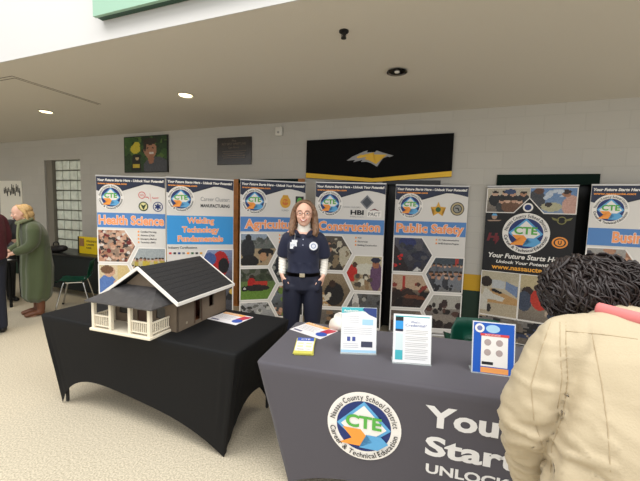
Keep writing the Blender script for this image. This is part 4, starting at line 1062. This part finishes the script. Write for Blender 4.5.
TR = mat('navy_trousers', (22, 25, 44), .75, bump=.08, scale=200)
bm = bmesh.new()
tube(bm, [(0, .012, 1.055), (0, .012, .99), (0, .012, .90)], [(.152, .104), (.168, .112), (.172, .115)], 26, ref=(0, 1, 0), sub=3)
for sd in (1, -1):
    tube(bm, [(.09*sd, .012, .93), (.098*sd, .01, .75), (.10*sd, .01, .50), (.10*sd, .03, .12), (.10*sd, .03, .06)], [(.095, .11), (.092, .10), (.072, .08), (.062, .07), (.062, .072)], 18, ref=(0, 1, 0), sub=4)
    tube(bm, [(.150*sd, -.060, .98), (.13*sd, -.075, .90)], [(.040, .032), (.036, .026)], 12)      # the hand bulging in the pocket
me = melt(bm, .009, 4); wrinkle(me, lambda c, n: .004*noise.noise(Vector((c.x*16, c.y*12, c.z*6)))); tr = link('trousers', me, TR, wm, True)
bm = bmesh.new(); n_ = 40; R0 = []
for z in (1.022, 1.054):
    R0.append([bm.verts.new((.160*math.cos(2*PI*i/n_), .012+.113*math.sin(2*PI*i/n_), z)) for i in range(n_)])
for i in range(n_): bm.faces.new((R0[0][i], R0[0][(i+1) % n_], R0[1][(i+1) % n_], R0[1][i]))
bmesh.ops.solidify(bm, geom=bm.faces[:], thickness=.004); obj('belt', bm, mat('belt_black', (18, 16, 16), .4), wm, True)
obj('belt_buckle', B(-.024, .026, -.114, -.106, 1.020, 1.056, bev=.003), mat('buckle_metal', (190, 180, 160), .25, 1), wm)
HB = mat('brown_hair', (122, 92, 68), .45, bump=.5, scale=45, var=.25)
bm = bmesh.new()
ball(bm, (0, .028, 1.628), (.089, .094, .092)); ball(bm, (0, .055, 1.55), (.082, .06, .10)); ball(bm, (0, .07, 1.46), (.085, .04, .08))
for sd in (1, -1):
    tube(bm, [(-.012, -.040, 1.700), (.052*sd, -.052, 1.682), (.090*sd, -.026, 1.625), (.100*sd, -.010, 1.55), (.106*sd, -.030, 1.475), (.108*sd, -.060, 1.43), (.098*sd, -.070, 1.40)], [(.018, .012), (.018, .014), (.016, .020), (.018, .028), (.028, .030), (.028, .022), (.014, .010)], 12, sub=4)
    tube(bm, [(.07*sd, .02, 1.62), (.098*sd, .01, 1.52), (.110*sd, -.005, 1.44), (.108*sd, -.03, 1.39)], [.03, .030, .030, .018], 12, sub=4)
me = melt(bm, .006, 3); wrinkle(me, lambda c, n: .0035*math.sin(math.atan2(c.x, c.y+.02)*38+noise.noise(c*9)*3)); link('hair', me, HB, wm, True)
for sd in (1, -1):
    bm = bmesh.new(); tube(bm, [(.10*sd, .05, .045), (.105*sd, -.02, .045), (.11*sd, -.10, .035), (.11*sd, -.13, .03)], [(.042, .042), (.044, .04), (.046, .03), (.035, .024)], 16, sub=3); obj('shoe', bm, mat('black_shoe', (16, 16, 18), .4), wm, True)

# --- person in the cream jacket, back to the camera, bent over the grey table
LOFT = 1
cp = empty('person', (1.02, .93, 0), 0, 'person in a cream corduroy jacket with dark curly hair leaning over the grey table', 'person')
HCC = (.0, .33, 1.345); HR = Matrix.Rotation(math.radians(180), 4, 'Z') @ Matrix.Rotation(math.radians(42), 4, 'X')
bm = bmesh.new(); head(bm, HCC, HR)
tube(bm, [(.02, .27, 1.34), (0, .17, 1.27), (0, .10, 1.20)], [.05, .055, .07], 14)
tube(bm, [(0, .12, 1.20), (0, .06, 1.05), (0, -.02, .88)], [(.15, .08), (.15, .10), (.16, .11)], 18, ref=(0, 1, 0))
for sd in (1, -1):
    e1 = (-.32, .15, .96) if sd < 0 else (.34, .30, 1.0); w1 = (-.21, .26, .64) if sd < 0 else (.20, .55, .80)
    tube(bm, [(.12*sd, .12, 1.22), (.20*sd, .13, 1.20), e1, w1], [.045, .046, .036, .026], 12, sub=4)
    if sd < 0: hand(bm, w1, (.3, .35, -1), (.9, 0, .3), 1, .95, .35)
    else: hand(bm, w1, (-.25, 1, -.12), (0, -.1, -1), 1, .95, .3)
    tube(bm, [(.10*sd, -.02, .88), (.11*sd, .0, .50), (.11*sd, -.02, .08)], [.09, .06, .042], 14, sub=3)
    tube(bm, [(.11*sd, -.04, .05), (.12*sd, .06, .035), (.12*sd, .12, .03)], [.035, .036, .028], 12)
link('body', melt(bm, .009, 3), SKN2, cp, True)
face(cp, HCC, HR, smile=False)
CJ = mat('cream_corduroy', (180, 165, 137), .85, bump=.15, scale=160, sheen=.1)
bm = bmesh.new()
tube(bm, [(0, .19, 1.285), (0, .15, 1.245), (0, .10, 1.16), (-.01, .05, 1.02), (-.03, .02, .88), (-.04, .0, .72)], [(.12, .07), (.215, .095), (.245, .135), (.255, .15), (.265, .16), (.275, .17)], 28, ref=(0, 1, 0), sub=3)
tube(bm, [(-.12, .14, 1.24), (-.225, .13, 1.20), (-.290, .125, 1.08), (-.315, .14, .96), (-.275, .19, .83), (-.215, .245, .66)], [(.07, .075), (.082, .090), (.078, .085), (.076, .08), (.066, .07), (.052, .056)], 18, sub=4)
tube(bm, [(.12, .14, 1.24), (.225, .13, 1.205), (.30, .19, 1.10), (.335, .30, 1.0), (.27, .42, .90), (.20, .52, .82)], [(.07, .075), (.088, .092), (.080, .085), (.075, .08), (.065, .065), (.050, .05)], 18, sub=4)
me = melt(bm, .0085, 5)
def jw(c, n):
    v = .005*noise.noise(Vector((c.x*7, c.y*7, c.z*7)))
    if c.x < -.2:
        q = noise.noise(Vector((c.x*6, c.y*6, c.z*16)))+.5*noise.noise(Vector((c.x*14+3, c.y*14, c.z*30)))
        v += .015*(1-abs(q)*2.2)*(.3+.7*max(0, min(1, (1.14-c.z)*5)))
    else:
        q = noise.noise(Vector((c.x*4+1, c.y*4, c.z*9+c.x*5))); v += .007*(1-abs(q)*2)*(1 if c.z < 1.12 else .35)
    return v
wrinkle(me, jw); jk = link('jacket', me, CJ, cp, True)
ST = mat('jacket_stitching', (170, 152, 122), .8)
def jray(px, py):
    c_, s_ = math.cos(.0285), math.sin(.0285); u, v = px-320, py-240.5
    X = (c_*u+s_*v)/338; Y = -(-s_*u+c_*v)/338
    return Vector((X, math.cos(.0877)+Y*math.sin(.0877), -math.sin(.0877)+Y*math.cos(.0877)))
def jline(pts, me):
    t = BVHTree.FromPolygons([v.co for v in me.vertices], [p.vertices for p in me.polygons]); P_ = []
    org = Vector((0, 0, 1.62))-Vector((1.02, .93, 0))
    for i in range(len(pts)-1):
        for k in range(6):
            q = Vector(pts[i]).lerp(Vector(pts[i+1]), k/6); h = t.ray_cast(org, jray(*q))
            if h[0]: P_.append(h[0]-jray(*q).normalized()*.0004)
    return P_
ARM = [(566, 322), (566, 345), (568, 380), (563, 415), (552, 445), (550, 478)]
LINES = [ARM, [(566, 331), (600, 334), (645, 340)], [(552, 318), (541, 350), (531, 385), (534, 420), (544, 450)], [(592, 334), (602, 385), (608, 430), (611, 480)], [(560, 322), (560, 345), (562, 380), (557, 414)]]
groove = jline(ARM, jk.data)
for v in jk.data.vertices:
    d = min((v.co-g_).length for g_ in groove)
    if d < .03: v.co = v.co-v.normal*.013*(1-d/.03)
    elif d < .07: v.co = v.co+v.normal*.005*math.sin((d-.03)/.04*PI)
jk.data.update()
for ln in LINES:
    P_ = jline(ln, jk.data)
    bm = bmesh.new(); tube(bm, P_, .0012, 6); obj('seam', bm, ST, cp, True)
bm = bmesh.new(); tube(bm, [(-.10, .16, 1.325), (-.05, .10, 1.318), (0.01, .075, 1.310), (.06, .085, 1.308), (.11, .13, 1.305), (.13, .21, 1.30)], [(.016, .022)]*6, 12, sub=4)
obj('pink_hood_collar', bm, mat('pink_fleece', (206, 118, 116), .85), cp, True)
# curly hair
HK = mat('dark_curly_hair', (36, 26, 24), .48, var=.3, scale=30)
bm = bmesh.new(); hc = Vector(HCC)+Vector((0, -.01, .03)); rn = random.Random(12)
ball(bm, hc, (.135, .135, .110)); ball(bm, hc+Vector((.13, -.03, -.04)), (.10, .11, .09)); ball(bm, hc+Vector((-.06, -.03, -.03)), (.10, .11, .09))
base = melt(bm, .012, 2); bm = bmesh.new(); bm.from_mesh(base)
for i in range(1000):
    th = rn.uniform(0, 2*PI); ph = math.acos(rn.uniform(-.6, 1))
    d = Vector((math.sin(ph)*math.cos(th), math.sin(ph)*math.sin(th), math.cos(ph)))
    if d.y > .75: continue
    r_ = Vector((d.x*(.160 if d.x < 0 else .225), d.y*.145, d.z*.116-.010)); p0 = hc+r_*.90
    tdir = (Vector((.25 if d.x > 0 else -.25, -.35, -1))+Vector((rn.uniform(-.6, .6), rn.uniform(-.3, .3), rn.uniform(-.1, .8)))); tdir = (tdir-d*tdir.dot(d)*.9).normalized(); sd_ = d.cross(tdir).normalized()
    L_ = rn.uniform(.09, .15); amp = rn.uniform(.008, .018); ph0 = rn.uniform(0, 6.28); tw = rn.uniform(1.0, 2.2)*2*PI; pts = []
    for k in range(12):
        t = k/11; bulge = d*(.022*math.sin(PI*t)-.045*t*t)
        pts.append(p0+tdir*L_*t+sd_*amp*math.sin(tw*t+ph0)+d*amp*.7*math.cos(tw*t+ph0)+bulge)
    w0 = rn.uniform(.0035, .0075)
    tube(bm, pts, [(w0*(1-.75*abs(k/11*2-1)**2.5), w0*.55*(1-.75*abs(k/11*2-1)**2.5)) for k in range(12)], 7, ref=d)
obj('curly_hair', bm, HK, cp, True)
bm = bmesh.new()
for sd in (1, -1): tube(bm, [(.11*sd, -.03, .70), (.115*sd, -.01, .48), (.115*sd, -.03, .05)], [.10, .08, .065], 16, sub=3)
tube(bm, [(0, -.02, .90), (0, -.02, .70)], [(.18, .13), (.19, .14)], 20, ref=(0, 1, 0))
link('jeans', melt(bm, .012, 3), mat('blue_jeans', (44, 54, 80), .8), cp, True)
for sd in (1, -1):
    bm = bmesh.new(); tube(bm, [(.12*sd, -.06, .045), (.12*sd, .04, .045), (.125*sd, .15, .032)], [(.045, .044), (.047, .042), (.036, .028)], 14, sub=3); obj('shoe', bm, mat('black_shoe', (16, 16, 18), .4), cp, True)

# --- blonde woman in a long green coat, in profile facing left
gc = empty('person', (-4.10, 4.80, 0), math.radians(-38), 'blonde woman in a long olive green coat and brown boots, leaning over the far table', 'person')
# own frame faces -y; rotated so she looks to the left of the photo
HG = (0, -.13, 1.475); GR = Matrix.Rotation(math.radians(18), 4, 'X')
bm = bmesh.new(); head(bm, HG, GR, .98)
tube(bm, [(0, -.10, 1.42), (0, -.05, 1.34), (0, -.02, 1.27)], [.045, .05, .07], 14)
tube(bm, [(0, -.02, 1.27), (0, .02, 1.05), (0, .03, .88)], [(.14, .08), (.13, .10), (.15, .11)], 18, ref=(0, 1, 0))
for sd in (1, -1):
    tube(bm, [(.13*sd, -.02, 1.28), (.19*sd, -.03, 1.22), (.20*sd, -.08, 1.02), (.14*sd, -.27, .92)], [.04, .04, .034, .025], 12, sub=4)
    hand(bm, (.14*sd, -.27, .92), (-.3*sd, -1, -.25), (-.5*sd, .2, -.6), sd, .95, .35)
    tube(bm, [(.09*sd, .03, .88), (.09*sd, .03, .5), (.09*sd, .04, .10)], [.09, .055, .04], 14, sub=3)
    tube(bm, [(.09*sd, .05, .05), (.09*sd, -.05, .035), (.09*sd, -.10, .03)], [.035, .036, .028], 12)
link('body', melt(bm, .009, 3), SKN, gc, True); face(gc, HG, GR, .98)
OC = mat('olive_wool', (74, 84, 54), .9, bump=.2, scale=120, sheen=.3)
bm = bmesh.new()
tube(bm, [(0, -.045, 1.345), (0, -.02, 1.28), (0, .02, 1.15), (0, .03, .95), (0, .035, .70), (0, .03, .45), (0, .02, .26)], [(.09, .075), (.19, .12), (.22, .155), (.21, .165), (.22, .185), (.215, .18), (.20, .165)], 26, ref=(0, 1, 0), sub=3)
for sd in (1, -1): tube(bm, [(.12*sd, -.02, 1.29), (.20*sd, -.03, 1.23), (.215*sd, -.06, 1.04), (.17*sd, -.22, .94)], [(.07, .07), (.08, .085), (.072, .078), (.055, .055)], 16, sub=4)
me = melt(bm, .013, 4); wrinkle(me, lambda c, n: .007*math.sin(math.atan2(c.x, c.y)*9+c.z*2+2*noise.noise(c*3))*(1 if c.z < 1 else .3)); link('long_coat', me, OC, gc, True)
bm = bmesh.new(); tube(bm, [(0.07, -.11, 1.36), (0, -.16, 1.33), (-.07, -.11, 1.36), (-.06, -.02, 1.39), (.06, -.02, 1.39), (.07, -.11, 1.36)], .028, 10, sub=3); tube(bm, [(.03, -.15, 1.33), (.04, -.17, 1.18), (.05, -.17, 1.0)], [(.035, .015)]*3, 10, sub=3)
obj('scarf', bm, mat('sage_scarf', (124, 128, 96), .9), gc, True)
bm = bmesh.new(); ball(bm, (0, -.075, 1.52), (.088, .090, .078)); ball(bm, (0, -.045, 1.45), (.088, .075, .08)); ball(bm, (0, -.03, 1.40), (.08, .06, .05))
for sd in (1, -1): tube(bm, [(.02*sd, -.155, 1.57), (.07*sd, -.13, 1.53), (.090*sd, -.08, 1.46), (.085*sd, -.06, 1.38)], [.020, .020, .022, .015], 10, sub=4)
me = melt(bm, .008, 2); wrinkle(me, lambda c, n: .008*noise.noise(c*22)); link('hair', me, mat('blonde_hair', (206, 170, 116), .5, bump=.4, scale=50, var=.2), gc, True)
for sd in (1, -1):
    bm = bmesh.new(); tube(bm, [(.09*sd, .04, .34), (.09*sd, .04, .10), (.09*sd, .03, .05)], [.058, .048, .045], 14); tube(bm, [(.09*sd, .06, .045), (.09*sd, -.05, .045), (.092*sd, -.14, .03)], [(.042, .042), (.044, .038), (.034, .026)], 14)
    link('boot', melt(bm, .009, 2), mat('brown_leather', (104, 62, 38), .5), gc, True)

# --- simple standing figures further left
def figure(loc, rz, label, top_m, leg_m, hair_m, skin_m, s=1., long_hair=False, lean=0., headshift=(0, 0)):
    e = empty('person', loc, rz, label, 'person')
    hx, hy = headshift; Hd = (hx*s, (hy-.02)*s-lean*.35, 1.57*s-abs(lean)*.1)
    bm = bmesh.new(); head(bm, Hd, Matrix.Rotation(lean, 4, 'X'), s)
    sh = -lean*.25
    tube(bm, [(hx*s*.8, Hd[1]+.02, 1.52*s), (0, sh+.01, 1.44*s), (0, sh+.02, 1.38*s)], [.045*s, .05*s, .065*s], 14)
    tube(bm, [(0, sh+.01, 1.40*s), (0, sh*.5+.02, 1.15*s), (0, .02, .95*s)], [(.15*s, .08*s), (.13*s, .095*s), (.15*s, .10*s)], 18, ref=(0, 1, 0))
    for sd in (1, -1):
        tube(bm, [(.12*sd*s, sh+.01, 1.39*s), (.19*sd*s, sh+.01, 1.35*s), (.23*sd*s, sh+.02, 1.12*s), (.18*sd*s, sh-.16, .98*s)], [.04*s, .042*s, .034*s, .025*s], 12, sub=4)
        hand(bm, (.18*sd*s, sh-.16, .98*s), (-.4*sd, -1, -.35), (-.6*sd, .2, -.5), sd, .95*s, .35)
        tube(bm, [(.09*sd*s, .02, .95*s), (.10*sd*s, .01, .5*s), (.10*sd*s, .03, .10)], [.09*s, .058*s, .04*s], 14, sub=3)
        tube(bm, [(.10*sd*s, .04, .05), (.10*sd*s, -.05, .035), (.10*sd*s, -.10, .03)], [.035, .036, .028], 12)
    link('body', melt(bm, .010, 3), skin_m, e, True); face(e, Hd, Matrix.Rotation(lean, 4, 'X'), s, smile=False)
    bm = bmesh.new()
    tube(bm, [(0, sh+.01, 1.435*s), (0, sh+.02, 1.38*s), (0, sh*.7+.015, 1.26*s), (0, .02, 1.1*s), (0, .02, .93*s)], [(.09*s, .07*s), (.18*s, .10*s), (.20*s, .13*s), (.185*s, .13*s), (.195*s, .135*s)], 24, ref=(0, 1, 0), sub=3)
    for sd in (1, -1): tube(bm, [(.12*sd*s, sh+.01, 1.39*s), (.19*sd*s, sh+.01, 1.35*s), (.235*sd*s, sh+.02, 1.12*s), (.185*sd*s, sh-.14, 1.0*s)], [(.06*s, .06*s), (.068*s, .07*s), (.056*s, .06*s), (.042*s, .042*s)], 16, sub=4)
    me = melt(bm, .012, 4); wrinkle(me, lambda c, n: .007*noise.noise(Vector((c.x*9, c.y*9, c.z*7)))); link('top', me, top_m, e, True)
    bm = bmesh.new(); tube(bm, [(0, .02, 1.0*s), (0, .02, .88*s)], [(.165*s, .115*s), (.185*s, .12*s)], 22, ref=(0, 1, 0))
    for sd in (1, -1): tube(bm, [(.095*sd*s, .02, .90*s), (.10*sd*s, .01, .5*s), (.10*sd*s, .03, .07)], [(.092*s, .10*s), (.072*s, .075*s), (.058*s, .062*s)], 16, ref=(0, 1, 0), sub=3)
    link('trousers', melt(bm, .012, 3), leg_m, e, True)
    bm = bmesh.new(); c = Vector(Hd); ball(bm, c+Vector((0, .03, .035))*s, (.088*s, .094*s, .088*s)); ball(bm, c+Vector((0, .055, -.04))*s, (.08*s, .06*s, .09*s))
    if long_hair:
        ball(bm, c+Vector((0, .075, -.16))*s, (.10*s, .05*s, .14*s))
        for sd in (1, -1): tube(bm, [c+Vector((.03*sd, -.05, .10))*s, c+Vector((.08*sd, -.02, .02))*s, c+Vector((.09*sd, .02, -.12))*s, c+Vector((.10*sd, .03, -.24))*s], [.025*s, .03*s, .035*s, .02*s], 10, sub=4)
    me = melt(bm, .009, 3); wrinkle(me, lambda c, n: .005*noise.noise(c*20)); link('hair', me, hair_m, e, True)
    for sd in (1, -1):
        bm = bmesh.new(); tube(bm, [(.10*sd*s, .06, .045), (.10*sd*s, -.04, .045), (.105*sd*s, -.14, .032)], [(.043, .044), (.045, .04), (.034, .026)], 14, sub=3); obj('shoe', bm, mat('black_shoe', (16, 16, 18), .4), e, True)
    return e
figure((-3.95, 3.98, 0), math.radians(-85), 'person in a maroon sweater with long dark hair cut off by the left edge', mat('maroon_sweater', (78, 26, 34), .9, bump=.2, scale=150), mat('dark_denim', (26, 30, 44), .8), mat('near_black_hair', (26, 20, 20), .5, bump=.4, scale=40), SKN2, 1.02, True)
figure((-5.02, 5.55, 0), math.radians(70), 'person in a dark grey jacket bending forward behind the woman in the green coat', mat('dark_grey_jacket', (54, 54, 58), .85), mat('black_trousers', (22, 22, 24), .8), mat('ash_hair', (120, 96, 70), .5), SKN, .93, False, .55)

# ------------------------------------------------------------------ camera
f, pitch, roll, ch = 338., .0877, .0285, 1.62
cam = bpy.data.cameras.new('camera'); co = bpy.data.objects.new('camera', cam); COL.objects.link(co)
cam.sensor_fit = 'HORIZONTAL'; cam.sensor_width = 36; cam.lens = f*36/640; cam.clip_start = .05; cam.clip_end = 100
fw = Vector((0, math.cos(pitch), -math.sin(pitch))); up0 = Vector((0, math.sin(pitch), math.cos(pitch))); rt0 = Vector((1, 0, 0))
c_, s_ = math.cos(roll), math.sin(roll)
rt = rt0*c_+up0*s_; up = up0*c_-rt0*s_
Mx = Matrix((rt, up, -fw)).transposed().to_4x4(); Mx.translation = Vector((0, 0, ch)); co.matrix_world = Mx
bpy.context.scene.camera = co

# ------------------------------------------------------------------ light
w = bpy.data.worlds.new('world'); bpy.context.scene.world = w; w.use_nodes = True
bgn = w.node_tree.nodes['Background']; bgn.inputs[0].default_value = (.97, .985, 1.0, 1); bgn.inputs[1].default_value = .98
def area(name, loc, tgt, sx, sy, en, col=(1, .98, .95)):
    l = bpy.data.lights.new(name, 'AREA'); l.shape = 'RECTANGLE'; l.size = sx; l.size_y = sy; l.energy = en; l.color = col
    o = bpy.data.objects.new(name, l); COL.objects.link(o); o.location = loc
    o.rotation_euler = (Vector(tgt)-Vector(loc)).to_track_quat('-Z', 'Y').to_euler(); return o
area('hall_light', (-3.5, 0.2, 6.8), (-2.5, 1.6, 0), 5, 3, 260)
area('hall_light', (2.2, -.8, 6.8), (1.2, 1.4, 0), 5, 3, 270)
area('hall_light', (0, -6.5, 5.5), (0, 3, 1.2), 8, 3, 60)
sc = bpy.context.scene
sc.view_settings.view_transform = 'Standard'; sc.view_settings.look = 'None'; sc.view_settings.exposure = .25; sc.view_settings.gamma = 1
sc.view_settings.use_curve_mapping = False
